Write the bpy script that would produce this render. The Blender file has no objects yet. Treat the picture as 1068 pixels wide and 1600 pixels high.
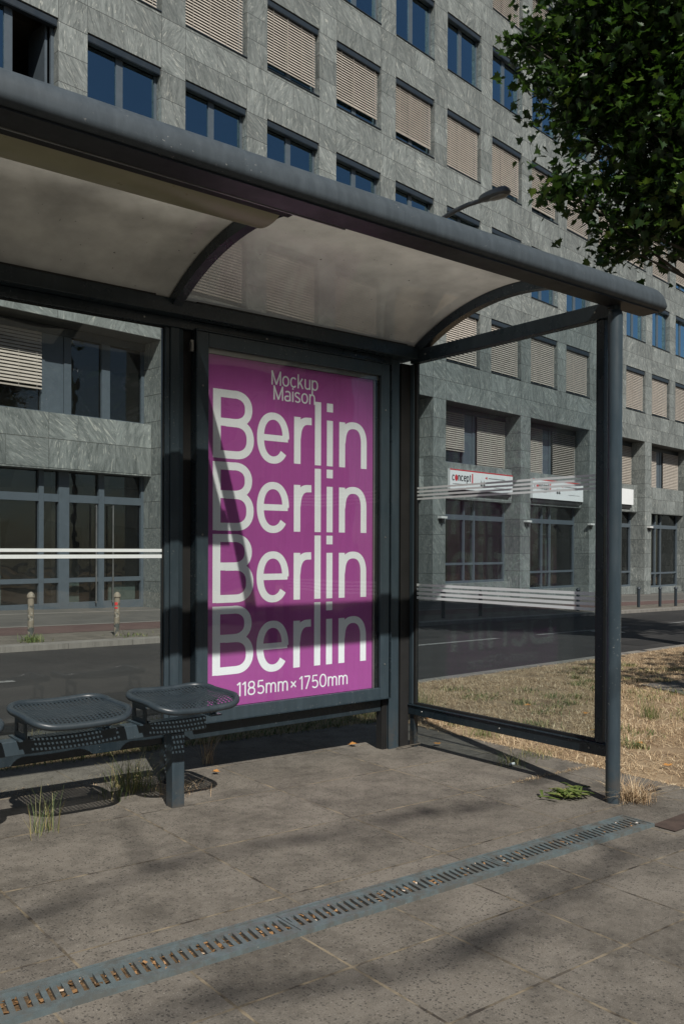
import bpy, math, random
import numpy as np
from math import sin, cos, pi, sqrt, radians
from mathutils import Vector, Matrix
random.seed(7); RNG = np.random.default_rng(11)
sc = bpy.context.scene; COL = sc.collection
TH = 0.1399                                   # the road and building are turned this much from the shelter
FN = Vector((-sin(TH), cos(TH), 0)); FX = Vector((cos(TH), sin(TH), 0)); FD = 17.01
def gz(x): return 0.09 - 0.0235 * x           # the gently falling ground
def st(s, t): return (FX * s + FN * t).to_tuple()[:2]

# ------------------------------------------------------------------ materials
def new_mat(name):
    m = bpy.data.materials.new(name); m.use_nodes = True; nt = m.node_tree; nt.nodes.clear()
    out = nt.nodes.new('ShaderNodeOutputMaterial'); return m, nt, out
class N:
    def __init__(s, nt): s.nt = nt
    def __call__(s, typ, **kw):
        n = s.nt.nodes.new('ShaderNode' + typ)
        for k, v in kw.items():
            if k in n.inputs.keys() or k in n.inputs: pass
            if hasattr(n, k): setattr(n, k, v)
            else: n.inputs[k.replace('_', ' ')].default_value = v
        return n
    def l(s, a, b): s.nt.links.new(a, b)
    def math(s, op, a, b=None, c=None, clamp=False):
        n = s.nt.nodes.new('ShaderNodeMath'); n.operation = op; n.use_clamp = clamp
        for i, v in enumerate((a, b, c)):
            if v is None: continue
            if isinstance(v, (int, float)): n.inputs[i].default_value = v
            else: s.l(v, n.inputs[i])
        return n.outputs[0]
    def mix(s, f, a, b, blend='MIX'):
        n = s.nt.nodes.new('ShaderNodeMix'); n.data_type = 'RGBA'; n.blend_type = blend
        for idx, v in ((0, f), (6, a), (7, b)):
            if isinstance(v, (int, float)): n.inputs[idx].default_value = v
            elif isinstance(v, tuple): n.inputs[idx].default_value = (*v, 1) if len(v) == 3 else v
            else: s.l(v, n.inputs[idx])
        return n.outputs[2]
    def noise(s, vec, scale, detail=4, rough=.55, dist=0, out='Fac'):
        n = s.nt.nodes.new('ShaderNodeTexNoise'); n.inputs['Scale'].default_value = scale
        n.inputs['Detail'].default_value = detail; n.inputs['Roughness'].default_value = rough; n.inputs['Distortion'].default_value = dist
        if vec is not None: s.l(vec, n.inputs['Vector'])
        return n.outputs[out]
    def ramp(s, f, stops, interp='LINEAR'):
        n = s.nt.nodes.new('ShaderNodeValToRGB'); cr = n.color_ramp; cr.interpolation = interp
        while len(cr.elements) < len(stops): cr.elements.new(.5)
        for e, (p, c) in zip(cr.elements, stops):
            e.position = p; e.color = (*c, 1) if isinstance(c, tuple) else (c, c, c, 1)
        s.l(f, n.inputs[0]); return n.outputs[0]
    def bump(s, h, strength=.3, dist=.01):
        n = s.nt.nodes.new('ShaderNodeBump'); n.inputs['Strength'].default_value = strength; n.inputs['Distance'].default_value = dist
        s.l(h, n.inputs['Height']); return n.outputs[0]
    def schlick(s, f0=.04, k=1.0):
        g = s.nt.nodes.new('ShaderNodeNewGeometry'); d = s.nt.nodes.new('ShaderNodeVectorMath'); d.operation = 'DOT_PRODUCT'
        s.l(g.outputs['Normal'], d.inputs[0]); s.l(g.outputs['Incoming'], d.inputs[1])
        c = s.math('SUBTRACT', 1.0, s.math('ABSOLUTE', d.outputs['Value']), clamp=True)
        return s.math('MULTIPLY', s.math('ADD', f0, s.math('MULTIPLY', 1 - f0, s.math('POWER', c, 5.0))), k, clamp=True)
    def obj(s): return s.nt.nodes.new('ShaderNodeTexCoord').outputs['Object']
    def pbr(s, out, color, rough=.5, metal=0, normal=None, spec=.5, coat=0):
        b = s.nt.nodes.new('ShaderNodeBsdfPrincipled')
        for k, v in (('Base Color', color), ('Roughness', rough), ('Metallic', metal)):
            if isinstance(v, (int, float)): b.inputs[k].default_value = v
            elif isinstance(v, tuple): b.inputs[k].default_value = (*v, 1)
            else: s.l(v, b.inputs[k])
        b.inputs['Specular IOR Level'].default_value = spec; b.inputs['Coat Weight'].default_value = coat
        if normal is not None: s.l(normal, b.inputs['Normal'])
        if out is not None: s.l(b.outputs[0], out.inputs[0])
        return b
    def sep(s, v):
        n = s.nt.nodes.new('ShaderNodeSeparateXYZ'); s.l(v, n.inputs[0]); return n.outputs
    def comb(s, x, y, z):
        n = s.nt.nodes.new('ShaderNodeCombineXYZ')
        for i, v in enumerate((x, y, z)):
            if isinstance(v, (int, float)): n.inputs[i].default_value = v
            else: s.l(v, n.inputs[i])
        return n.outputs[0]

def simple(name, col, rough=.5, metal=0, var=.25, nscale=6, bump=0, spec=.5):
    m, nt, out = new_mat(name); n = N(nt); o = n.obj()
    f = n.noise(o, nscale, 5, .6)
    c = n.mix(n.ramp(f, [(.3, 0.0), (.7, 1.0)]), tuple(x * (1 - var) for x in col), tuple(min(1, x * (1 + var)) for x in col))
    nb = n.bump(n.noise(o, nscale * 14, 3), bump, .004) if bump else None
    r = n.ramp(n.noise(o, nscale * .7, 5, .7), [(.3, max(0, rough - .1)), (.7, min(1, rough + .12))])
    n.pbr(out, c, r, metal, nb, spec); return m

def paint_mat(name, col, rough=.3, spec=.5):
    """powder-coated metal with dust streaks and scratches"""
    m, nt, out = new_mat(name); n = N(nt); o = n.obj()
    mp = nt.nodes.new('ShaderNodeMapping'); mp.inputs['Scale'].default_value = (3, 3, .5); n.l(o, mp.inputs[0])
    streak = n.ramp(n.noise(mp.outputs[0], 9, 6, .7), [(.42, 0.0), (.75, 1.0)])
    dust = n.ramp(n.noise(o, 3.5, 7, .65), [(.4, 0.0), (.8, 1.0)])
    spk = n.ramp(n.noise(o, 95, 2, .5), [(.70, 0.0), (.73, 1.0)])
    spk = n.math('MULTIPLY', spk, n.ramp(n.noise(o, 2.2, 2), [(.5, 0.0), (.62, 1.0)]))
    c = n.mix(n.math('MULTIPLY', streak, .45), col, tuple(x * 1.7 + .012 for x in col))
    c = n.mix(n.math('MULTIPLY', dust, .28), c, (.046, .060, .066))
    z = n.sep(nt.nodes.new('ShaderNodeNewGeometry').outputs['Position'])[2]
    low = n.math('MULTIPLY', n.ramp(z, [(.0, 1.0), (.2, 0.0)]), n.ramp(n.noise(o, 16, 5, .7), [(.42, 0.0), (.6, 1.0)]))
    c = n.mix(n.math('MULTIPLY', low, .7), c, (.09, .072, .055))
    c = n.mix(n.math('MULTIPLY', spk, .6), c, (.35, .35, .33))
    r = n.math('ADD', n.math('MULTIPLY', dust, .3), rough)
    n.pbr(out, c, r, 0, n.bump(n.noise(o, 130, 3), .06, .002), spec); return m

M = {}
M['paint'] = paint_mat('anthracite_paint', (.012, .021, .028), .22)
M['paint_worn'] = paint_mat('anthracite_paint_worn', (.031, .047, .059), .28)
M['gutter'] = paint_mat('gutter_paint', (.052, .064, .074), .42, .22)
M['soffit_shade'] = simple('soffit_shade_black', (.008, .009, .010), .42, 0, .2)  # near-black colour that paints in the shade under the gutter
M['rubber'] = simple('black_rubber', (.012, .012, .012), .6)
M['steel'] = simple('dull_steel', (.32, .32, .31), .35, .8)
M['alu'] = simple('aluminium_strip', (.30, .31, .30), .4, .6)
M['diffuser'] = simple('yellowed_diffuser', (.33, .315, .20), .35, 0, .12, 3)
M['frame'] = simple('window_frame_slate', (.075, .095, .112), .4, 0, .1)
M['dark_frame'] = simple('cassette_dark', (.022, .030, .038), .4, 0, .1)
M['white'] = simple('sign_white', (.74, .76, .76), .4, 0, .04)
M['offwhite'] = simple('fixture_white', (.6, .6, .58), .5, 0, .06)
M['red'] = simple('sign_red', (.55, .025, .03), .4, 0, .05)
M['black'] = simple('sign_black', (.02, .02, .02), .5)
M['grey_mark'] = simple('sign_grey', (.25, .25, .25), .5)
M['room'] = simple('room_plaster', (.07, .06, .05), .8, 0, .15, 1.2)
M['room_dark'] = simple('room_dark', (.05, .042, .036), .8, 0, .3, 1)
M['curtain'] = simple('pale_screen', (.35, .42, .36), .7, 0, .1)
M['timber'] = simple('weathered_timber', (.062, .042, .033), .8, 0, .3, 12, .3)

def glass_mat(name, tint=(.86, .92, .90), refl=1.0, dirt=.05, dirtcol=(.4, .4, .36), coat=(1, 1, 1)):
    m, nt, out = new_mat(name); n = N(nt); o = n.obj()
    tr = nt.nodes.new('ShaderNodeBsdfTransparent'); tr.inputs[0].default_value = (*tint, 1)
    gl = nt.nodes.new('ShaderNodeBsdfGlossy'); gl.inputs['Roughness'].default_value = .0; gl.inputs[0].default_value = (*coat, 1); n.l(n.bump(n.noise(o, 1.3, 2), .12, .06), gl.inputs['Normal'])
    mx = nt.nodes.new('ShaderNodeMixShader'); n.l(n.schlick(.04, refl), mx.inputs[0]); n.l(tr.outputs[0], mx.inputs[1]); n.l(gl.outputs[0], mx.inputs[2])
    df = nt.nodes.new('ShaderNodeBsdfDiffuse'); df.inputs[0].default_value = (*dirtcol, 1)
    dm = n.math('MULTIPLY', n.ramp(n.noise(o, 1.7, 6, .7), [(.3, .3), (.75, 1.0)]), dirt)
    m2 = nt.nodes.new('ShaderNodeMixShader'); n.l(dm, m2.inputs[0]); n.l(mx.outputs[0], m2.inputs[1]); n.l(df.outputs[0], m2.inputs[2])
    n.l(m2.outputs[0], out.inputs[0]); return m
M['glass'] = glass_mat('shelter_glass', (.92, .95, .95), .8, .02)
M['glass_side'] = glass_mat('shelter_side_glass', (.80, .845, .86), .40, .045, (.30, .33, .34))
M['case_glass'] = glass_mat('case_glass', (.98, .985, .985), 1.0, .014)
M['shop_glass'] = glass_mat('shop_glass', (.62, .65, .66), 1.3, .006)
M['window_glass'] = glass_mat('window_glass', (.30, .34, .36), 7.2, .0, coat=(.55, .84, 1.0))  # glossy tint paints in the deep blue of the reflected sky
M['open_glass'] = glass_mat('open_glass', (.5, .5, .5), 1.5, .02)

def sheet_clear(n, nt, blot, tau, grime=(3.3, 3.75, .15)):
    """scattering sheet: the longer the slanted path, the less passes straight through"""
    g = nt.nodes.new('ShaderNodeNewGeometry'); d = nt.nodes.new('ShaderNodeVectorMath'); d.operation = 'DOT_PRODUCT'; n.l(g.outputs['Normal'], d.inputs[0]); n.l(g.outputs['Incoming'], d.inputs[1])
    c_2 = n.math('MAXIMUM', n.math('POWER', n.math('ABSOLUTE', d.outputs['Value']), 4.0), .004)
    # grime settled along the low rear edge of the sheet
    y = n.sep(g.outputs['Position'])[1]; k = n.math('DIVIDE', n.math('SUBTRACT', n.math('ADD', y, n.math('MULTIPLY', blot, .12)), grime[0]), grime[1] - grime[0], clamp=True)
    cl = n.math('EXPONENT', n.math('DIVIDE', n.math('MULTIPLY', n.math('ADD', n.math('MULTIPLY', blot, .35), .85), -tau), c_2))
    return n.math('MULTIPLY', cl, n.math('SUBTRACT', 1.0, n.math('MULTIPLY', k, 1 - grime[2])))
def roof_glass(name, tau, dif, grime):
    m, nt, out = new_mat(name); n = N(nt); o = n.obj()
    tr = nt.nodes.new('ShaderNodeBsdfTransparent'); tr.inputs[0].default_value = (.92, .915, .89, 1)
    tl = nt.nodes.new('ShaderNodeBsdfTranslucent'); df = nt.nodes.new('ShaderNodeBsdfDiffuse')
    blot = n.ramp(n.noise(o, 2.4, 7, .68), [(.3, 0.0), (.72, 1.0)])
    c = n.mix(blot, dif, tuple(x * .62 for x in dif))
    spk = n.ramp(n.noise(o, 45, 2, .5), [(.74, 0.0), (.78, 1.0)]); c = n.mix(spk, c, (.05, .04, .03))
    n.l(c, tl.inputs[0]); n.l(c, df.inputs[0])
    a = nt.nodes.new('ShaderNodeMixShader'); a.inputs[0].default_value = .35; n.l(tl.outputs[0], a.inputs[1]); n.l(df.outputs[0], a.inputs[2])
    b = nt.nodes.new('ShaderNodeMixShader'); n.l(sheet_clear(n, nt, blot, tau, grime), b.inputs[0]); n.l(a.outputs[0], b.inputs[1]); n.l(tr.outputs[0], b.inputs[2])
    gl = nt.nodes.new('ShaderNodeBsdfGlossy'); gl.inputs['Roughness'].default_value = .06
    c2 = nt.nodes.new('ShaderNodeMixShader'); n.l(n.schlick(.04, 1.0), c2.inputs[0]); n.l(b.outputs[0], c2.inputs[1]); n.l(gl.outputs[0], c2.inputs[2])
    n.l(c2.outputs[0], out.inputs[0]); return m
M['roof_left'] = roof_glass('roof_sheet_opal', .05, (.46, .44, .39), (3.25, 3.7, .12))
M['roof_right'] = roof_glass('roof_sheet_clear', .045, (.38, .36, .32), (3.5, 4.0, .55))

# poster stock, slightly wavy sheen
def flat_print(name, col, rough=.45):
    m, nt, out = new_mat(name); n = N(nt); o = n.obj()
    mp = nt.nodes.new('ShaderNodeMapping'); mp.inputs['Scale'].default_value = (5, 1, .35); n.l(o, mp.inputs[0])
    nb = n.bump(n.noise(mp.outputs[0], 2.5, 2), .3, .03)
    cv = n.mix(n.ramp(n.noise(o, 1.6, 5, .6), [(.3, 0.0), (.7, 1.0)]), tuple(x * .93 for x in col), tuple(min(1, x * 1.05) for x in col)); n.pbr(out, cv, rough, 0, nb, .35); return m
M['magenta'] = flat_print('poster_magenta', (.375, .076, .325))
M['print_white'] = flat_print('poster_white', (.85, .91, .94))

# granite cladding in 62 cm courses, every slab with its own vein direction
def granite(name, joints=True, bright=1.0):
    m, nt, out = new_mat(name); n = N(nt); o = n.obj(); X, Y, Z = n.sep(o)
    P_, A_ = 2.5697, 9.912
    u = n.math('SUBTRACT', X, A_); cell = n.math('FLOOR', n.math('DIVIDE', u, P_)); uu = n.math('MULTIPLY', n.math('FRACT', n.math('DIVIDE', u, P_)), P_)
    z0 = n.math('DIVIDE', n.math('SUBTRACT', Z, 0.478), .6225); zi = n.math('FLOOR', z0); zf = n.math('MULTIPLY', n.math('FRACT', z0), .6225)
    isp = n.math('GREATER_THAN', uu, 1.891); half = n.math('GREATER_THAN', uu, .9455)
    cid = n.math('ADD', n.math('MULTIPLY', cell, 3.17), n.math('ADD', isp, n.math('ADD', half, n.math('MULTIPLY', zi, 7.31))))
    wn = nt.nodes.new('ShaderNodeTexWhiteNoise'); wn.noise_dimensions = '1D'; n.l(cid, wn.inputs['W']); rnd = wn.outputs['Value']; rc = wn.outputs['Color']
    off = nt.nodes.new('ShaderNodeVectorMath'); off.operation = 'MULTIPLY'; n.l(rc, off.inputs[0]); off.inputs[1].default_value = (37, 37, 37)
    add = nt.nodes.new('ShaderNodeVectorMath'); add.operation = 'ADD'; n.l(n.comb(X, n.math('MULTIPLY', Y, .9), Z), add.inputs[0]); n.l(off.outputs[0], add.inputs[1])
    rot = nt.nodes.new('ShaderNodeVectorRotate'); rot.rotation_type = 'Y_AXIS'; n.l(add.outputs[0], rot.inputs['Vector'])
    n.l(n.math('MULTIPLY', n.math('SUBTRACT', rnd, .36), 1.9), rot.inputs['Angle'])
    mp = nt.nodes.new('ShaderNodeMapping'); mp.inputs['Scale'].default_value = (3.6, 3.6, .75); n.l(rot.outputs[0], mp.inputs[0])
    vein = n.noise(mp.outputs[0], 1.7, 7, .66, 1.6); v1 = n.ramp(vein, [(.36, 0.0), (.5, .42), (.63, 1.0)])
    mp2 = nt.nodes.new('ShaderNodeMapping'); mp2.inputs['Scale'].default_value = (16, 16, 3.2); n.l(rot.outputs[0], mp2.inputs[0])
    v2 = n.ramp(n.noise(mp2.outputs[0], 1.9, 5, .65, 1.2), [(.35, 0.0), (.65, 1.0)])
    base = n.mix(v1, tuple(x * bright for x in (.076, .090, .086)), tuple(x * bright for x in (.215, .238, .226)))
    base = n.mix(n.math('MULTIPLY', v2, .5), base, tuple(x * bright for x in (.27, .285, .275)))
    pale = n.ramp(n.noise(mp.outputs[0], 3.1, 4, .5, 2.5), [(.6, 0.0), (.66, 1.0)])
    base = n.mix(n.math('MULTIPLY', pale, .75), base, tuple(x * bright for x in (.40, .41, .37)))
    br = n.math('ADD', n.math('MULTIPLY', n.sep(rc)[1], .34), .83); base = n.mix(1.0, base, n.comb(br, br, br), 'MULTIPLY')
    stain = n.ramp(n.noise(n.comb(n.math('MULTIPLY', X, 2.2), 0.0, n.math('MULTIPLY', Z, .22)), 1.3, 5, .7), [(.42, 1.0), (.8, .72)])
    base = n.mix(1.0, base, stain, 'MULTIPLY')
    if joints:
        def edge(v, at, w): return n.math('LESS_THAN', n.math('ABSOLUTE', n.math('SUBTRACT', v, at)), w)
        ny = n.math('GREATER_THAN', n.math('ABSOLUTE', n.sep(nt.nodes.new('ShaderNodeTexCoord').outputs['Normal'])[1]), .5)
        j = n.math('MAXIMUM', edge(zf, .006, .009), n.math('MULTIPLY', ny, n.math('MAXIMUM', edge(uu, 1.891, .006), n.math('MAXIMUM', edge(uu, .004, .006), n.math('MULTIPLY', edge(uu, .9455, .004), n.math('LESS_THAN', n.math('FRACT', n.math('MULTIPLY', zi, .5)), .25))))))
        base = n.mix(n.math('MULTIPLY', j, .85), base, (.03, .03, .028))
    nb = n.bump(n.noise(mp2.outputs[0], 6, 4), .15, .006)
    n.pbr(out, base, .62, 0, nb, .35); return m
M['granite'] = granite('granite_cladding')

# blind slats
def slat_mat():
    m, nt, out = new_mat('blind_slat_tan'); n = N(nt); oi = nt.nodes.new('ShaderNodeObjectInfo'); r = oi.outputs['Random']
    c = n.mix(r, (.36, .325, .28), (.45, .405, .35)); z = n.sep(n.obj())[2]
    w_ = n.ramp(n.noise(n.obj(), 5, 3), [(.3, .88), (.7, 1.06)]); n.pbr(out, n.mix(1.0, c, w_, 'MULTIPLY'), .5, 0, None, .4); return m
M['slat'] = slat_mat()

# pavement slabs: pitted dark concrete with joints in slab-grid coordinates
def paving():
    m, nt, out = new_mat('pitted_concrete_slabs'); n = N(nt)
    pos = nt.nodes.new('ShaderNodeNewGeometry').outputs['Position']; X, Y, Z = n.sep(pos); v = n.comb(X, Y, 0.0)
    # two slab fields, separated by the drain line at Y=2.33
    front = n.math('LESS_THAN', Y, 2.33)
    def grid(px, ox, py, oy):
        gx = n.math('DIVIDE', n.math('SUBTRACT', X, ox), px); gy = n.math('DIVIDE', n.math('SUBTRACT', Y, oy), py)
        fx = n.math('MULTIPLY', n.math('FRACT', gx), px); fy = n.math('MULTIPLY', n.math('FRACT', gy), py)
        return gx, gy, fx, fy
    gx, gy, fx, fy = grid(.395, .044, .395, .012)
    gx2, gy2, fx2, fy2 = grid(.79, .985, .60, .150)
    def near(f, p, w): return n.math('LESS_THAN', n.math('MINIMUM', f, n.math('SUBTRACT', p, f)), w)
    wob = n.math('MULTIPLY', n.noise(v, 14, 3), .0095)
    jA = n.math('MAXIMUM', near(fx, .395, wob), near(fy, .395, wob)); jB = n.math('MAXIMUM', near(fx2, .79, wob), near(fy2, .60, wob))
    j = n.math('ADD', n.math('MULTIPLY', jA, front), n.math('MULTIPLY', jB, n.math('SUBTRACT', 1.0, front)))
    cid = n.math('ADD', n.math('MULTIPLY', n.math('ADD', n.math('FLOOR', gx), n.math('MULTIPLY', n.math('FLOOR', gy), 13.7)), front), n.math('MULTIPLY', n.math('ADD', n.math('FLOOR', gx2), n.math('MULTIPLY', n.math('FLOOR', gy2), 17.1)), n.math('SUBTRACT', 1.0, front)))
    wn = nt.nodes.new('ShaderNodeTexWhiteNoise'); wn.noise_dimensions = '1D'; n.l(cid, wn.inputs['W'])
    vo = nt.nodes.new('ShaderNodeTexVoronoi'); vo.inputs['Scale'].default_value = 92; vo.inputs['Randomness'].default_value = 1
    warp = nt.nodes.new('ShaderNodeVectorMath'); warp.operation = 'ADD'; n.l(v, warp.inputs[0])
    nz = nt.nodes.new('ShaderNodeVectorMath'); nz.operation = 'SCALE'; nz.inputs['Scale'].default_value = .02; n.l(n.noise(v, 40, 2, out='Color'), nz.inputs[0]); n.l(nz.outputs[0], warp.inputs[1]); n.l(warp.outputs[0], vo.inputs['Vector'])
    vs = nt.nodes.new('ShaderNodeSeparateColor'); n.l(vo.outputs['Color'], vs.inputs[0])
    pitr = n.math('MULTIPLY', n.math('SUBTRACT', vs.outputs[0], .10), .50)
    pit = n.math('LESS_THAN', vo.outputs['Distance'], pitr)
    pitmask = n.ramp(n.noise(v, 2.1, 3), [(.33, .45), (.5, 1.0)])
    grit = n.noise(v, 210, 3, .7); big = n.ramp(n.noise(v, 1.6, 6, .68), [(.3, 0.0), (.7, 1.0)])
    fineb = n.ramp(n.noise(v, 24, 5, .72), [(.3, 0.0), (.7, 1.0)])
    c = n.mix(big, (.122, .107, .088), (.212, .189, .158))
    c = n.mix(n.math('MULTIPLY', fineb, .45), c, (.25, .23, .20))
    c = n.mix(n.math('MULTIPLY', n.ramp(grit, [(.35, 1.0), (.6, 0.0)]), .45), c, (.07, .063, .055))
    peb = n.ramp(n.noise(v, 160, 1, .5), [(.68, 0.0), (.73, 1.0)]); c = n.mix(n.math('MULTIPLY', peb, .5), c, (.42, .39, .34))
    tone = n.math('ADD', n.math('MULTIPLY', wn.outputs['Value'], .16), .90); c = n.mix(1.0, c, n.comb(tone, tone, tone), 'MULTIPLY')
    stain = n.ramp(n.noise(v, 3.1, 8, .78, 0), [(.38, .48), (.56, 1.0)]); c = n.mix(.75, c, stain, 'MULTIPLY')
    pm = n.math('MULTIPLY', pit, pitmask); c = n.mix(n.math('MULTIPLY', pm, .68), c, (.045, .042, .038))
    jc = n.mix(n.ramp(n.noise(v, 9, 4), [(.4, 0.0), (.6, 1.0)]), (.045, .038, .032), (.25, .205, .14))
    jm = n.math('MULTIPLY', j, n.ramp(n.noise(v, 5, 3), [(.3, .25), (.55, 1.0)])); c = n.mix(jm, c, jc)
    h = n.math('SUBTRACT', n.math('MULTIPLY', grit, .35), n.math('ADD', n.math('MULTIPLY', pm, .9), n.math('MULTIPLY', j, 1.2)))
    n.pbr(out, c, .88, 0, n.bump(h, .7, .004), .25); return m
M['paving'] = paving()

def ground_mat(name, stops, scale, fine=80, bump=.4, rough=.9, bands=None):
    m, nt, out = new_mat(name); n = N(nt); pos = nt.nodes.new('ShaderNodeNewGeometry').outputs['Position']; X, Y, Z = n.sep(pos); v = n.comb(X, Y, 0.0)
    f = n.noise(v, scale, 7, .68); c = n.ramp(f, stops); g = n.noise(v, fine, 4, .7)
    c = n.mix(.55, c, n.ramp(g, [(.3, .45), (.7, 1.35)]), 'MULTIPLY')
    n.pbr(out, c, rough, 0, n.bump(g, bump, .008), .3); return m
M['asphalt'] = ground_mat('asphalt', [(.3, (.022, .0215, .021)), (.5, (.031, .030, .029)), (.72, (.044, .042, .040))], 1.1, 160, .5)
M['soil'] = ground_mat('dry_soil', [(.3, (.15, .10, .062)), (.5, (.27, .195, .12)), (.7, (.38, .29, .185))], 3.2, 60, .9)
M['cobble'] = ground_mat('small_setts', [(.3, (.08, .072, .06)), (.6, (.15, .134, .11))], 4, 30, .9)
M['redbrick'] = ground_mat('red_cycle_path', [(.3, (.085, .055, .05)), (.7, (.125, .08, .07))], 1.5, 45, .4)
M['farslab'] = ground_mat('far_pavement_slabs', [(.3, (.08, .077, .07)), (.7, (.125, .118, .106))], 1.3, 60, .3)
M['kerb'] = ground_mat('granite_kerb', [(.3, (.15, .14, .125)), (.7, (.25, .235, .21))], 6, 120, .4)
M['litter'] = ground_mat('drain_litter', [(.3, (.05, .035, .02)), (.5, (.16, .10, .05)), (.7, (.30, .20, .12))], 40, 190, 1)
M['lane'] = ground_mat('lane_paint', [(.35, (.09, .09, .088)), (.6, (.26, .26, .25))], 14, 90, .2)
M['grate'] = paint_mat('galvanised_grate', (.10, .128, .134), .4)

def island_mat(name, stops, trans=.0, rough=.5, spec=.3):
    m, nt, out = new_mat(name); n = N(nt); g = nt.nodes.new('ShaderNodeNewGeometry')
    c = n.ramp(g.outputs['Random Per Island'], stops); b = n.pbr(None, c, rough, 0, None, spec)
    if trans:
        t = nt.nodes.new('ShaderNodeBsdfTranslucent'); cc = n.mix(.5, c, (.10, .22, .02)); n.l(cc, t.inputs[0])
        mx = nt.nodes.new('ShaderNodeMixShader'); mx.inputs[0].default_value = trans; n.l(b.outputs[0], mx.inputs[1]); n.l(t.outputs[0], mx.inputs[2]); n.l(mx.outputs[0], out.inputs[0])
    else: n.l(b.outputs[0], out.inputs[0])
    return m
M['leaf'] = island_mat('maple_leaf', [(0, (.010, .027, .007)), (.7, (.021, .052, .010)), (.93, (.055, .105, .015)), (1, (.14, .19, .03))], .26, .42, .45)
M['straw'] = island_mat('straw', [(0, (.18, .11, .06)), (.4, (.38, .265, .155)), (.8, (.60, .455, .28)), (1, (.82, .69, .48))], 0, .8)
M['weed'] = island_mat('weed_green', [(0, (.07, .10, .03)), (.6, (.14, .19, .05)), (1, (.34, .30, .13))], .25, .5)
M['grassgreen'] = island_mat('grass_mixed', [(0, (.06, .10, .03)), (.45, (.12, .15, .05)), (.75, (.34, .28, .13)), (1, (.45, .36, .2))], .1, .6)
M['orange_leaf'] = island_mat('fallen_orange', [(0, (.42, .15, .04)), (1, (.58, .30, .08))], 0, .7)
M['scrap'] = island_mat('leaf_scraps', [(0, (.06, .035, .015)), (.4, (.22, .12, .05)), (.8, (.36, .20, .09)), (.97, (.5, .4, .3)), (1, (.7, .65, .6))], 0, .8)
M['bark'] = simple('bark', (.085, .075, .06), .9, 0, .35, 9, .8)
def bollard_mat():
    m, nt, out = new_mat('flaking_bollard_paint'); n = N(nt); o = n.obj()
    f = n.noise(o, 9, 6, .7); c = n.mix(n.ramp(f, [(.44, 0.0), (.5, 1.0)]), (.06, .065, .06), (.21, .18, .135))
    c = n.mix(n.ramp(n.noise(o, 17, 4, .6), [(.6, 0.0), (.64, 1.0)]), c, (.32, .30, .26)); n.pbr(out, c, .7, 0, n.bump(f, .4, .006)); return m
M['bollard'] = bollard_mat()
M['lamp_grey'] = simple('lamp_grey', (.12, .13, .135), .4, 0, .15)
M['lamp_glass'] = simple('lamp_lens', (.28, .28, .26), .25, 0, .1)
M['steelseat'] = paint_mat('seat_coating', (.024, .034, .042), .34)

# ------------------------------------------------------------------ mesh helpers
ORG = {}
class MB:
    def __init__(s): s.v = []; s.f = []
    def quad(s, *p):
        b = len(s.v); s.v += [tuple(x) for x in p]; s.f.append(tuple(range(b, b + len(p))))
    def box(s, x0, x1, y0, y1, z0, z1):
        b = len(s.v)
        s.v += [(x, y, z) for z in (z0, z1) for y in (y0, y1) for x in (x0, x1)]
        s.f += [tuple(b + i for i in f) for f in ((0, 2, 3, 1), (4, 5, 7, 6), (0, 1, 5, 4), (1, 3, 7, 5), (3, 2, 6, 7), (2, 0, 4, 6))]
    def extrude(s, prof, axis, a, b, caps=True):
        """profile [(u,v)] along axis 'x' (u=y,v=z), 'y' (u=x,v=z) or 'z' (u=x,v=y)"""
        def P(t, u, v): return (t, u, v) if axis == 'x' else (u, t, v) if axis == 'y' else (u, v, t)
        o = len(s.v); n = len(prof); s.v += [P(a, *p) for p in prof] + [P(b, *p) for p in prof]
        s.f += [(o + i, o + (i + 1) % n, o + n + (i + 1) % n, o + n + i) for i in range(n)]
        if caps: s.f += [tuple(o + i for i in range(n))[::-1], tuple(o + n + i for i in range(n))]
    def tube(s, pts, rad, seg=10, cap=True, flat=1.0):
        pts = [Vector(p) for p in pts]; n = len(pts); rad = rad if isinstance(rad, (list, tuple)) else [rad] * n
        o = len(s.v); up = None
        for i, p in enumerate(pts):
            d = (pts[min(i + 1, n - 1)] - pts[max(i - 1, 0)]).normalized()
            if up is None: up = d.orthogonal().normalized()
            up = (up - d * up.dot(d)).normalized(); w = d.cross(up)
            for k in range(seg):
                a = 2 * pi * k / seg; s.v.append(tuple(p + (up * cos(a) + w * sin(a) * flat) * rad[i]))
        for i in range(n - 1):
            for k in range(seg):
                k2 = (k + 1) % seg; s.f.append((o + i * seg + k, o + i * seg + k2, o + (i + 1) * seg + k2, o + (i + 1) * seg + k))
        if cap: s.f += [tuple(o + k for k in range(seg))[::-1], tuple(o + (n - 1) * seg + k for k in range(seg))]
    def ring(s, pts, r, seg=8):
        """closed tube"""
        pts = [Vector(p) for p in pts]; n = len(pts); o = len(s.v)
        for i, p in enumerate(pts):
            d = (pts[(i + 1) % n] - pts[i - 1]).normalized(); up = Vector((0, 0, 1)); up = (up - d * up.dot(d)).normalized(); w = d.cross(up)
            for k in range(seg):
                a = 2 * pi * k / seg; s.v.append(tuple(p + (up * cos(a) + w * sin(a)) * r))
        for i in range(n):
            j = (i + 1) % n
            for k in range(seg):
                k2 = (k + 1) % seg; s.f.append((o + i * seg + k, o + i * seg + k2, o + j * seg + k2, o + j * seg + k))
    def build(s, name, mat, parent=None, smooth=False, bevel=0, local=False):
        org = Vector((0, 0, 0)) if (parent is None or local) else root_loc(parent)
        me = bpy.data.meshes.new(name); me.from_pydata([(x - org.x, y - org.y, z - org.z) for x, y, z in s.v], [], s.f); me.update()
        me.materials.append(mat if not isinstance(mat, str) else M[mat])
        return link(name, me, parent, smooth, bevel)
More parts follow.
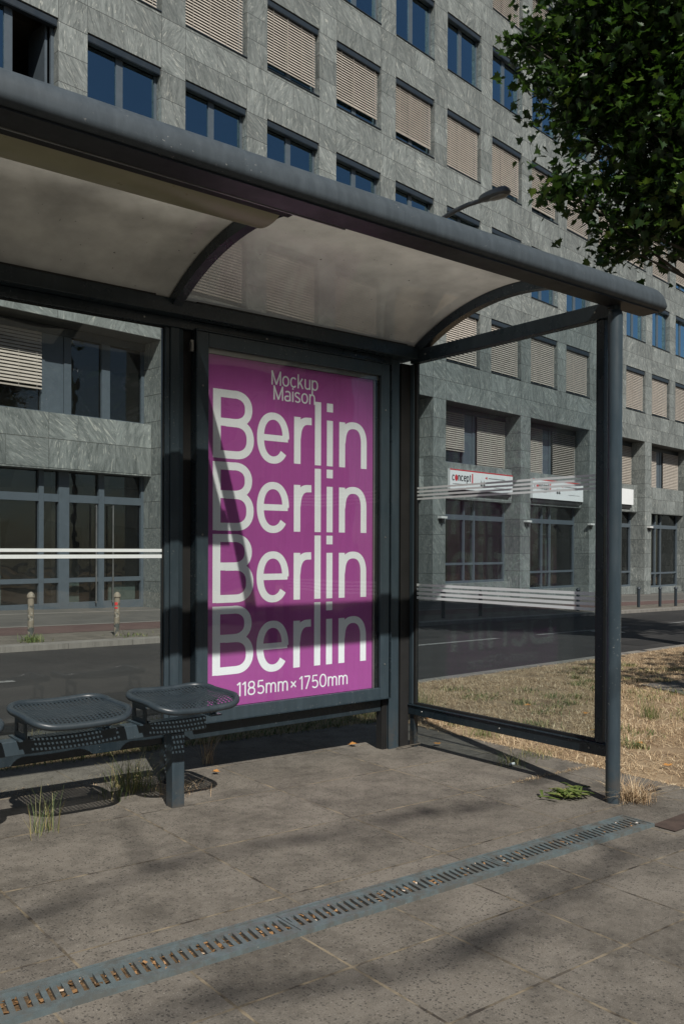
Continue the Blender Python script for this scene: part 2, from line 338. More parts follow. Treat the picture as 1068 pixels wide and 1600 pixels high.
def root_loc(o):
    while o.parent: o = o.parent
    return o.location
def link(name, me, parent=None, smooth=False, bevel=0):
    o = bpy.data.objects.new(name, me); COL.objects.link(o); o.parent = parent
    if smooth:
        for p in me.polygons: p.use_smooth = True
        me.set_sharp_from_angle(angle=radians(38))
    if bevel:
        b = o.modifiers.new('b', 'BEVEL'); b.width = bevel; b.segments = 2; b.limit_method = 'ANGLE'; b.angle_limit = radians(40)
    return o
def tag(o, label, cat=None, group=None, kind=None):
    if label: o['label'] = label
    if cat: o['category'] = cat
    if group: o['group'] = group
    if kind: o['kind'] = kind
    return o
def empty(name, loc, rz=0):
    o = bpy.data.objects.new(name, None); o.empty_display_size = .2; COL.objects.link(o); o.location = loc; o.rotation_euler = (0, 0, rz); return o
def dup(o, parent=None):
    c = o.copy(); COL.objects.link(c); c.parent = parent
    for ch in list(o.children): dup(ch, c)
    return c
def set_part(o, label): o['label'] = label; return o
def np_mesh(name, V, F, mat, parent=None):
    """V (n,3), F (m,k) equal sized faces"""
    me = bpy.data.meshes.new(name); k = F.shape[1]; me.vertices.add(len(V)); me.vertices.foreach_set('co', V.astype(np.float32).ravel())
    me.loops.add(F.size); me.loops.foreach_set('vertex_index', F.astype(np.int32).ravel())
    me.polygons.add(len(F)); me.polygons.foreach_set('loop_start', np.arange(0, F.size, k, dtype=np.int32)); me.polygons.foreach_set('loop_total', np.full(len(F), k, dtype=np.int32))
    me.update(calc_edges=True); me.materials.append(M[mat]); return link(name, me, parent)

# ------------------------------------------------------------------ ground, road, pavements (structure)
def sheet(name, poly, off, mat, thick=None):
    mb = MB(); top = [(x, y, gz(x) + off) for x, y in poly]; mb.quad(*top)
    if thick:
        bot = [(x, y, z - thick) for x, y, z in top]; n = len(top)
        for i in range(n): mb.quad(top[i], bot[i], bot[(i + 1) % n], top[(i + 1) % n])
    o = mb.build(name, mat); o['kind'] = 'structure'; return o
def strip(s0, s1, t0, t1): return [st(s0, t0), st(s1, t0), st(s1, t1), st(s0, t1)]
sheet('road', strip(-150, 220, -60, 120), -.07, 'asphalt')
KT = 5.42
sheet('verge_soil', [st(-60, -30), st(120, -30), st(120, KT), st(-60, KT)], -.012, 'soil', .12)
mb = MB()
for k in range(-8, 42):                              # near kerb stones
    s0 = k * 1.0; c = [st(s0 + .006, KT), st(s0 + .994, KT), st(s0 + .994, KT + .13), st(s0 + .006, KT + .13)]
    for a, b in ((0, 1), (1, 2), (2, 3), (3, 0)): mb.quad((*c[a], gz(c[a][0]) - .1), (*c[b], gz(c[b][0]) - .1), (*c[b], gz(c[b][0]) - .002), (*c[a], gz(c[a][0]) - .002))
    mb.quad(*[(x, y, gz(x) - .002) for x, y in c])
mb.build('kerb', 'kerb')['kind'] = 'structure'
sheet('pavement', [(-12, -9), (4.42, -9), (4.42, 4.95), (-12, 4.95)], -.004, 'paving', .06)
sheet('side_pavement', [(4.424, -9), (30, -9), (30, 2.36), (4.424, 2.36)], -.004, 'paving', .06)
sheet('verge_slab', [(7.6, 4.3), (9.4, 4.2), (9.6, 4.95), (7.9, 5.05)], .002, 'farslab', .02)
FK = 10.75
mb = MB()
for k in range(-20, 70):
    s0 = k * 1.0; c = [st(s0 + .006, FK), st(s0 + .994, FK), st(s0 + .994, FK + .28), st(s0 + .006, FK + .28)]
    for a, b in ((0, 1), (1, 2), (2, 3), (3, 0)): mb.quad((*c[a], gz(c[a][0]) - .1), (*c[b], gz(c[b][0]) - .1), (*c[b], gz(c[b][0]) + .004), (*c[a], gz(c[a][0]) + .004))
    mb.quad(*[(x, y, gz(x) + .004) for x, y in c])
mb.build('far_kerb', 'kerb')['kind'] = 'structure'
sheet('far_verge', strip(-60, 120, FK + .285, 12.25), 0, 'cobble', .1)
sheet('cycle_path', strip(-60, 120, 12.25, 13.5), .003, 'redbrick')
sheet('path_edging', strip(-60, 120, 13.5, 13.64), .006, 'kerb')
sheet('far_pavement', strip(-60, 120, 13.64, 16.35), .003, 'farslab')
sheet('far_path_edging', strip(-60, 120, 16.35, 16.55), .006, 'kerb')
sheet('building_apron', strip(-60, 120, 16.55, 22), .003, 'farslab')
for i, s0 in enumerate((-18.7, -12.7, -6.9, -1.0, 3.45 - 3.0, 9.0, 13.9, 19.6, 25.3, 31, 37)):
    if i in (3,): continue
    sheet('lane_marking', strip(s0, s0 + 3.6, 8.25, 8.36), -.066, 'lane')
M['patch'] = ground_mat('tar_patch', [(.3, (.018, .018, .018)), (.7, (.028, .027, .026))], 2, 120, .5)
for s0, s1, t0, t1 in ((4.2, 6.9, 6.4, 7.1), (9.3, 12.0, 9.0, 9.7), (13.5, 17.5, 6.2, 6.7), (20, 23, 8.7, 9.9)): sheet('road_patch', strip(s0, s1, t0, t1), -.067, 'patch')
for s0, t0 in ((8.2, 7.2), (15.8, 7.9)):
    c = st(s0, t0); mb = MB(); mb.quad(*[(c[0] + .33 * cos(a), c[1] + .33 * sin(a), gz(c[0] + .33 * cos(a)) - .064) for a in [2 * pi * k / 28 for k in range(28)]]); mb.build('manhole_cover', 'scrap' if False else 'grate')['kind'] = 'structure'
# brick-edged timber row continuing the line of the drain
sheet('setts_row', [(3.63, 2.26), (6.5, 2.42), (6.5, 2.30), (3.63, 2.14)][::-1], 0.001, 'timber')

# ------------------------------------------------------------------ channel drain
dr = empty('channel_drain', (1.5, 2.33, gz(1.5))); tag(dr, 'slotted steel drain grating full of leaf litter set flush across the pavement', 'drain')
def gq(mb, x0, x1, y0, y1, o0, o1):
    """box that follows the ground slope in X"""
    b = len(mb.v)
    mb.v += [(x, y, gz(x) + o) for o in (o0, o1) for y in (y0, y1) for x in (x0, x1)]
    mb.f += [tuple(b + i for i in f) for f in ((0, 2, 3, 1), (4, 5, 7, 6), (0, 1, 5, 4), (1, 3, 7, 5), (3, 2, 6, 7), (2, 0, 4, 6))]
Y0, Y1 = 2.245, 2.415
for seg in range(-2, 4):
    x0 = .635 + seg * 1.0 + .002; x1 = x0 + .996
    if x1 > 3.62: x1 = 3.62
    if x1 - x0 < .2: continue
    mb = MB(); gq(mb, x0, x1, Y0 + .012, Y0 + .042, -.012, .008); gq(mb, x0, x1, Y1 - .042, Y1 - .012, -.012, .008)
    nb = int((x1 - x0 - .03) / .0305); 
    for k in range(nb + 1):
        x = x0 + .012 + k * .0305; w = .0155
        b = len(mb.v); sk = .012
        mb.v += [(x + dx + (sk if yy > 2.3 else -sk) * 0.5, yy, gz(x + dx) + o) for o in (-.012, .0075) for yy in (Y0 + .042, Y1 - .042) for dx in (0, w)]
        mb.f += [tuple(b + i for i in f) for f in ((0, 2, 3, 1), (4, 5, 7, 6), (0, 1, 5, 4), (1, 3, 7, 5), (3, 2, 6, 7), (2, 0, 4, 6))]
    gq(mb, x0, x0 + .010, Y0 + .042, Y1 - .042, -.012, .0074); gq(mb, x1 - .010, x1, Y0 + .042, Y1 - .042, -.012, .0074)
    mb.build('grate', 'grate', dr)
mb = MB(); gq(mb, -1.4, 3.63, Y0, Y0 + .010, -.03, .011); gq(mb, -1.4, 3.63, Y1 - .010, Y1, -.03, .011); gq(mb, 3.621, 3.632, Y0 + .01, Y1 - .01, -.03, .0105)
mb.build('frame', 'grate', dr)
mb = MB(); gq(mb, -1.4, 3.62, Y0 + .011, Y1 - .011, -.028, -.003); mb.build('litter_bed', 'litter', dr)
V = []; F = []
for k in range(900):
    x = random.uniform(-.6, 3.6); y = random.uniform(Y0 + .03, Y1 - .03); a = random.uniform(0, pi); l = random.uniform(.003, .011); w = l * random.uniform(.2, .6); z = gz(x) + random.uniform(0, .006)
    for sx, sy in ((-1, -1), (1, -1), (1, 1), (-1, 1)):
        V.append((x + cos(a) * l * sx - sin(a) * w * sy - 1.5, y + sin(a) * l * sx + cos(a) * w * sy - 2.33, z + random.uniform(-.002, .004) - gz(1.5)))
    F.append((4 * k, 4 * k + 1, 4 * k + 2, 4 * k + 3))
lt = np_mesh('leaf_scraps', np.array(V), np.array(F), 'scrap', dr); lt['kind'] = 'stuff'

# ------------------------------------------------------------------ bus shelter
sh = empty('bus_shelter', (3.0, 3.4, 0)); tag(sh, 'dark grey steel and glass bus shelter with a curved roof over the bench', 'bus shelter')
XL = -1.25; YB = 4.17
# roof gutter with rounded lip
prof = []
for k in range(9):
    a = pi + (pi / 2) * k / 8; 
lip = [(2.64, 2.52), (2.53, 2.52)] + [(2.5 + .03 + .03 * cos(a), 2.55 + .03 * sin(a)) for a in [pi * 1.5 - pi * .5 * k / 5 for k in range(1, 6)]] + [(2.585 + .085 * cos(a), 2.56 + .085 * sin(a)) for a in [pi - pi * .5 * k / 9 for k in range(1, 10)]] + [(2.64, 2.645)]
mb = MB(); mb.extrude(lip, 'x', XL - .1, 4.135); mb.v = [(x - max(0, z - 2.54) * .55, y, z) if x > 4 else (x, y, z) for x, y, z in mb.v]; g = mb.build('gutter', 'gutter', sh, smooth=True)
mb = MB(); mb.extrude([(2.505, 2.545), (2.64, 2.53), (2.64, 2.64), (2.585, 2.64), (2.52, 2.59)], 'x', 4.137, 4.145); mb.v = [(x - max(0, z - 2.54) * .55, y, z) for x, y, z in mb.v]; mb.build('gutter_end_cap', 'rubber', sh)
def arcz(y, off=0): return 1.27 + sqrt((1.53 + off) ** 2 - (y - 3.33) ** 2)
def arcprof(y0, y1, o0, o1, n=22):
    return [(y0 + (y1 - y0) * i / n, arcz(y0 + (y1 - y0) * i / n, o0)) for i in range(n + 1)] + [(y1 + (y0 - y1) * i / n, arcz(y1 + (y0 - y1) * i / n, o1)) for i in range(n + 1)]
for x in (XL, .45, 2.15, 3.885):
    mb = MB(); mb.extrude(arcprof(2.642, 4.12, -.062, -.004), 'x', x - .026, x + .026)
    mb.extrude(arcprof(2.642, 4.12, .004, .016), 'x', x - .03, x + .03); mb.build('roof_rib', 'paint', sh, smooth=True)
for x0, x1, mt in ((XL, .45, 'roof_left'), (.45, 2.15, 'roof_left'), (2.15, 3.885, 'roof_right')):
    mb = MB(); mb.extrude(arcprof(2.60, 4.14, -.003, .003), 'x', x0 + .001, x1 - .001); p = mb.build('roof_sheet', mt, sh, smooth=True)
    set_part(p, 'clear grimy curved roof sheet' if mt == 'roof_right' else 'milky curved roof sheet')
    mb = MB(); mb.box(x0 + .12, x1 - .12, 4.082, 4.118, 2.560, 2.574); mb.build('roof_seal', 'rubber', sh)
mb = MB(); mb.box(XL - .05, 3.86, 4.08, 4.24, 2.49, 2.566); mb.box(XL - .05, 3.86, 4.12, 4.24, 2.567, 2.60); mb.build('rear_beam', 'paint', sh, bevel=.004)
mb = MB(); mb.box(XL, 3.69, 4.152, 4.215, 2.44, 2.489); mb.build('head_rail', 'paint', sh, bevel=.003)
mb = MB(); mb.box(XL - .09, 4.10, 2.528, 2.6385, 2.5125, 2.5185); mb.build('gutter_shade_plate', 'soffit_shade', sh)  # added dark plate: the gutter's shaded underside put into colour
mb = MB(); mb.box(XL, 2.11, 2.6415, 2.648, 2.510, 2.521); mb.build('trim_strip', 'alu', sh)
# light fixture under the milky sheets
for x0, x1 in ((XL + .05, .40), (.52, 2.085)):
    mb = MB(); pr = [(3.145 + .115 * cos(a), 2.715 + .055 * sin(a)) for a in [pi + pi * k / 14 for k in range(15)]] + [(3.26, 2.745), (3.03, 2.745)]
    mb.extrude(pr, 'x', x0, x1); lf = mb.build('light_cover', 'diffuser', sh, smooth=True)
    mb = MB(); mb.box(x0 - .02, x1 + .02, 2.955, 3.022, 2.665, 2.765); mb.box(x0, x1, 3.024, 3.27, 2.746, 2.768); mb.build('light_housing', 'rubber', lf, bevel=.003)
    mb = MB(); mb.box(x0 - .02, x1 + .02, 2.935, 2.954, 2.660, 2.672); mb.build('trim_strip', 'alu', lf)
# rear posts
for x in (XL, .45, 2.13):
    mb = MB(); mb.box(x, x + .026, 4.172, 4.225, gz(x) - .01, 2.439); mb.extrude([(x + .027, 4.162), (x + .072, 4.158), (x + .086, 4.165), (x + .105, 4.172), (x + .105, 4.22), (x + .027, 4.22)], 'z', gz(x) - .01, 2.439)
    mb.build('rear_post', 'paint_worn', sh, bevel=.003)
# corner post: flat front with a concave return towards the side panel
zb = gz(3.8) - .01
pr = [(3.70, 4.17), (3.765, 4.168)] + [(3.765 + .035 * sin(a), 4.203 - .035 * cos(a)) for a in [pi / 2 * k / 7 for k in range(1, 8)]] + [(3.80, 4.25), (3.70, 4.25)]
mb = MB(); mb.extrude(pr, 'z', zb, 2.489); mb.build('corner_post', 'paint_worn', sh, smooth=True)
mb = MB(); mb.box(3.803, 3.876, 4.178, 4.25, zb, 2.474); mb.box(3.8765, 3.908, 4.178, 4.25, .2, 2.474); mb.build('corner_shade_infill', 'rubber', sh)  # near-black boxes stand in for the shade beside the corner post
mb = MB(); mb.box(3.655, 3.694, 4.185, 4.24, zb, .325); mb.box(3.664, 3.670, 4.179, 4.184, zb, .325); mb.box(3.680, 3.686, 4.179, 4.184, zb, .325); mb.build('foot', 'rubber', sh)
mb = MB(); mb.box(3.882, 3.915, 4.13, 4.17, zb, .2045); mb.build('foot', 'paint', sh)
# lower rear rail
mb = MB(); mb.box(XL, 2.128, 4.19, 4.245, .245, .315); mb.box(2.24, 3.65, 4.19, 4.245, .245, .32); mb.build('lower_rail', 'paint', sh, bevel=.004)
# front post
mb = MB(); FPX, FPY = 3.83, 2.605
mb.tube([(FPX, FPY, gz(FPX) - .01), (FPX, FPY, 2.47)] , .0365, 28, False)
mb.tube([(FPX, FPY, 2.47), (FPX, FPY, 2.486), (FPX, FPY, 2.495), (FPX, FPY, 2.499)], [.0365, .032, .02, .004], 28)
fp = mb.build('front_post', 'paint_worn', sh, smooth=True)
mb = MB(); mb.box(FPX - .03, FPX + .03, FPY - .005, 2.638, 2.500, 2.5115); mb.tube([(FPX, FPY, 2.49), (FPX, FPY, 2.5115)], .026, 20); mb.build('post_head', 'paint', fp)
mb = MB(); mb.tube([(XL + .05, FPY, gz(XL) - .01), (XL + .05, FPY, 2.5115)], .0365, 24); mb.build('front_post', 'paint_worn', sh, smooth=True)
# side panel frame
mb = MB(); mb.box(3.862, 3.918, 2.650, 4.16, 2.475, 2.556); mb.build('side_top_beam', 'paint', sh, bevel=.004)
mb = MB(); mb.box(3.872, 3.922, 2.650, 4.176, .205, .262); mb.box(3.866, 3.920, 2.650, 4.176, .2625, .270); mb.build('side_bottom_rail', 'paint', sh, bevel=.003)
mb = MB(); mb.tube([(3.86, 2.66, .185), (3.89, 2.66, .185)], .014, 14); mb.tube([(3.85, 2.66, .185), (3.86, 2.66, .185)], .006, 10); mb.build('rail_bolt', 'rubber', sh, smooth=True)
mb = MB(); mb.box(3.874, 3.916, 2.700, 2.745, .271, 2.474); mb.build('side_upright', 'paint', sh, bevel=.003)
mb = MB(); mb.box(3.878, 3.914, 4.142, 4.176, .271, 2.474); mb.build('side_upright', 'paint_worn', sh, bevel=.003)
mb = MB(); mb.box(3.884, 3.906, 4.118, 4.1415, .271, 2.474); mb.box(3.884, 3.906, 2.7455, 2.755, .271, 2.474); mb.box(3.884, 3.906, 2.756, 4.117, .271, .285); mb.build('side_gasket', 'rubber', sh)
mb = MB(); mb.box(3.890, 3.898, 2.752, 4.12, .28, 2.478); sg = mb.build('side_glass', 'glass_side', sh)
def glass_lines(sets, builder, parent):
    mb = MB()
    for a, b in sets: builder(mb, a, b)
    return mb
M['stripe'] = simple('frosted_stripe', (.70, .74, .75), .6, 0, .06, 4)
mb = MB()
for z0 in (1.663, 1.640, 1.617, 1.594): mb.box(3.8885, 3.8897, 2.76, 4.116, z0, z0 + .012)
mb.build('warning_stripes', 'stripe', sg)
mb = MB()
for z0 in (1.037, 1.010, .983, .956): mb.box(3.8885, 3.8897, 2.76, 4.116, z0, z0 + .016)
mb.build('warning_stripes', 'stripe', sg)
# rear glass left of the poster
for x0, x1 in ((XL + .108, .449), (.558, 2.129)):
    mb = MB(); mb.box(x0, x1, 4.192, 4.200, .316, 2.439); rg = mb.build('rear_glass', 'glass', sh)
    mb = MB(); mb.box(x0 + .002, x1 - .008, 4.1895, 4.1915, 1.257, 1.273); mb.box(x0 + .002, x1 - .008, 4.1895, 4.1915, 1.225, 1.2435); mb.build('warning_stripes', 'print_white', rg)
    mb = MB(); mb.box(x1 - .006, x1, 4.186, 4.1915, .316, 2.439); mb.box(x0, x1 - .007, 4.186, 4.1915, 2.432, 2.439); mb.build('gasket', 'rubber', rg)
# poster case
CX0, CX1, CZ0, CZ1 = 2.292, 3.688, .330, 2.452
mb = MB()
ox0, ox1, oz0, oz1 = 2.371, 3.601, .404, 2.363
def frame_ring(mb, a, b, y0, y1):
    (ax0, ax1, az0, az1), (bx0, bx1, bz0, bz1) = a, b
    mb.box(ax0, bx0, y0, y1, az0, az1); mb.box(bx1, ax1, y0, y1, az0, az1); mb.box(bx0, bx1, y0, y1, az0, bz0); mb.box(bx0, bx1, y0, y1, bz1, az1)
frame_ring(mb, (2.300, 3.672, CZ0 + .004, 2.440), (ox0, ox1, oz0, oz1), 4.140, 4.160)
pc = mb.build('case_door', 'paint_worn', sh, bevel=.003)
mb = MB(); frame_ring(mb, (CX0, CX1, CZ0, CZ1), (2.300, 3.680, .336, 2.441), 4.134, 4.27); frame_ring(mb, (2.3, 3.68, .336, 2.441), (2.366, 3.606, .399, 2.368), 4.161, 4.27)
mb.build('case_body', 'paint', sh, bevel=.004)
mb = MB(); mb.box(2.30, 3.68, 4.225, 4.268, .3365, 2.4405); mb.build('case_back', 'paint', sh)
mb = MB(); mb.box(2.3665, 3.6055, 4.1612, 4.1652, .3995, 2.3675); mb.build('case_glass', 'case_glass', sh)
mb = MB(); mb.box(2.368, 3.604, 4.170, 4.176, 2.338, 2.366); mb.box(3.566, 3.572, 4.168, 4.176, .402, 2.337); mb.build('poster_clamp', 'alu', sh)
mb = MB(); mb.box(3.573, 3.604, 4.20, 4.206, .402, 2.337); mb.build('case_lining', 'rubber', sh)
mb = MB(); mb.tube([(2.270, 4.14, 2.372), (2.270, 4.14, 2.330)], .008, 10); mb.box(2.262, 2.278, 4.141, 4.16, 2.325, 2.385); mb.build('case_hinge', 'steel', sh)
mb = MB(); mb.box(2.243, 2.290, 4.19, 4.24, .33, 2.439); mb.build('case_bracket', 'rubber', sh)

def screws(pts, axis, r=.006, parent=None):
    for p in pts:
        mb = MB(); p = Vector(p); d = Vector((0, -.003, 0)) if axis == 'y' else Vector((-.003, 0, 0)); mb.tube([p, p + d], [r, r * .8], 10); mb.build('screw', 'steel', parent or sh, smooth=True)
screws([(x, 4.152, z) for x in (.53, 2.0, 2.75, 3.4) for z in (2.464,)] + [(2.335, 4.140, z) for z in (.55, 1.35, 2.15)] + [(3.637, 4.140, z) for z in (.55, 1.35, 2.15)], 'y')
screws([(3.862, y, 2.515) for y in (2.75, 4.02)] + [(3.872, y, .235) for y in (2.78, 3.4, 4.05)], 'x')
# ------------------------------------------------------------------ poster with lettering
YP = 4.180
mb = MB(); mb.box(2.367, 3.564, YP, YP + .002, .402, 2.3365)
po = mb.build('poster', 'magenta'); tag(po, 'magenta advertising poster repeating one city name in large white letters', 'poster')
po_y = YP - .0004
class Stroke:
    def __init__(s): s.mb = MB(); s.k = 0
    def line(s, pts, wv, wh=None, y=None):
        """centre line drawn with thickness wv across vertical strokes and wh across horizontal ones"""
        wh = wh or wv; y = (y if y is not None else po_y) - s.k * .00012; s.k = (s.k + 1) % 3
        n = len(pts); L = []; R = []
        for i, (x, z) in enumerate(pts):
            if i == 0: dx, dz = pts[1][0] - x, pts[1][1] - z
            elif i == n - 1: dx, dz = x - pts[i - 1][0], z - pts[i - 1][1]
            else: dx, dz = pts[i + 1][0] - pts[i - 1][0], pts[i + 1][1] - pts[i - 1][1]
            l = sqrt(dx * dx + dz * dz) or 1; dx /= l; dz /= l; w = (wv * abs(dz) + wh * abs(dx)) / (abs(dx) + abs(dz)) / 2
            L.append((x - dz * w, y, z + dx * w)); R.append((x + dz * w, y, z - dx * w))
        for i in range(n - 1): s.mb.quad(R[i], R[i + 1], L[i + 1], L[i])
def arc(cx, cz, rx, rz, a0, a1, n=20, p=2.35):
    out = []
    for i in range(n + 1):
        a = radians(a0 + (a1 - a0) * i / n); c, s_ = cos(a), sin(a)
        out.append((cx + rx * math.copysign(abs(c) ** (2 / p), c), cz + rz * math.copysign(abs(s_) ** (2 / p), s_)))
    return out
def berlin(b):
    S = Stroke(); W, H = .0490, .0435; T = .378
    S.line([(2.4443, b), (2.4443, b + T)], W)
    S.line([(2.444, b + T - H / 2), (2.556, b + T - H / 2)] + arc(2.556, b + .2785, .0925, .079, 90, -90, 18, 2.25) + [(2.46, b + .1995)], W, H)
    S.line([(2.50, b + .1975)] + arc(2.568, b + .109, .0915, .0885, 90, -90, 18, 2.25) + [(2.444, b + .0205)], W, H)
    S.line([(2.716, b + .137), (2.918, b + .137)], W, .036)
    S.line(arc(2.8155, b + .1365, .0875, .126, 0, 322, 44, 2.2), .047, .041)
    S.line([(2.984, b), (2.984, b + .2745)], .047)
    S.line([(2.986, b + .15)] + arc(3.062, b + .15, .074, .106, 170, 95, 12, 2.3) + [(3.088, b + .2565)], .047, .043)
    S.line([(3.135, b), (3.135, b + T)], .046)
    S.line([(3.2245, b), (3.2245, b + .2745)], .046); S.line([(3.2245, b + .326), (3.2245, b + T)], .047)
    S.line([(3.3195, b), (3.3195, b + .2745)], .0465)
    S.line([(3.322, b + .15)] + arc(3.4075, b + .15, .0835, .111, 172, 0, 26, 2.4) + [(3.491, b)], .0465, .042)
    return S.mb
for i in range(4):
    berlin(1.7745 - i * .3985).build('lettering', 'print_white', po, local=True)
# small text: monoline glyphs on a unit cap height
def glyph(c):
    xh = .74
    def bowl(cx, rx, a0=0, a1=360): return arc(cx, xh / 2, rx, xh / 2 - .045, a0, a1, 26, 2.2)
    G = {
     'M': ([[(.06, 0), (.06, 1)], [(.06, .97), (.41, .04)], [(.41, .04), (.76, .97)], [(.76, 0), (.76, 1)]], .82),
     'o': ([bowl(.29, .24)], .58), 'c': ([bowl(.28, .24, 42, 318)], .54),
     'k': ([[(.05, 0), (.05, 1)], [(.08, .27), (.42, .73)], [(.2, .44), (.46, 0)]], .5),
     'u': ([[(.06, xh), (.06, .26)] + arc(.26, .27, .2, .225, 180, 330, 16), [(.47, 0), (.47, xh)]], .53),
     'p': ([[(.06, -.28), (.06, xh)], arc(.29, xh / 2, .235, xh / 2 - .045, 150, -150, 26, 2.2)], .58),
     'a': ([arc(.27, .52, .2, .175, 150, 0, 12) + [(.47, .12), (.5, .03)], arc(.25, .2, .205, .165, 60, 345, 22) ], .55),
     'i': ([[(.06, 0), (.06, xh)], [(.06, .88), (.06, 1)]], .12),
     's': ([arc(.23, .55, .18, .15, 20, 220, 16) + arc(.24, .19, .19, .15, 40, -160, 18)], .47),
     'n': ([[(.06, 0), (.06, xh)], [(.06, .42)] + arc(.27, .42, .2, .275, 172, 0, 18) + [(.47, 0)]], .53),
     'm': ([[(.06, 0), (.06, xh)], [(.06, .44)] + arc(.235, .44, .165, .255, 172, 0, 16) + [(.4, 0)], [(.4, .44)] + arc(.575, .44, .165, .255, 172, 0, 16) + [(.74, 0)]], .8),
     'e': ([[(.06, .37), (.5, .37)], bowl(.28, .235, 0, 320)], .55),
     't': ([[(.16, .95), (.16, .16)] + arc(.27, .16, .1, .115, 180, 280, 8), [(.0, .7), (.33, .7)]], .34),
     '1': ([[(.22, 0), (.22, 1)], [(.2, .95), (.02, .8)]], .28),
     '8': ([arc(.29, .74, .2, .215, 0, 360, 26), arc(.29, .28, .23, .235, 0, 360, 26)], .58),
     '5': ([[(.47, .95), (.13, .95), (.09, .5)], arc(.28, .31, .22, .265, 140, -150, 24)], .55),
     '7': ([[(.03, .95), (.48, .95)], [(.47, .93), (.17, 0)]], .5),
     '0': ([arc(.29, .5, .24, .455, 0, 360, 34, 2.2)], .58),
     'x': ([[(.02, .12), (.34, .56)], [(.34, .12), (.02, .56)]], .36), ' ': ([], .2)}
    return G[c]
def text(word, x0, x1, base, h, gap=.1, w=.115, y=None, name='lettering', parent=None, mat='print_white', skip=()):
    adv = sum(glyph(c)[1] for c in word) + gap * (len(word) - 1); k = (x1 - x0) / adv; S = Stroke(); x = x0; pos = []
    for ci, c in enumerate(word):
        strokes, a = glyph(c); pos.append((x, a * k))
        if ci not in skip:
            for p in strokes: S.line([(x + px * k, base + pz * h) for px, pz in p], w * h, w * .92 * h, y)
        x += (a + gap) * k
    return S.mb.build(name, mat, parent, local=True), pos
text('Mockup', 2.801, 3.134, 2.217, .082, parent=po)
text('Maison', 2.815, 3.113, 2.1325, .082, parent=po)
text('1185mm', 2.577, 2.924, .4495, .079, parent=po); text('x', 2.943, 2.982, .456, .079, parent=po); text('1750mm', 3.004, 3.370, .4455, .079, parent=po)

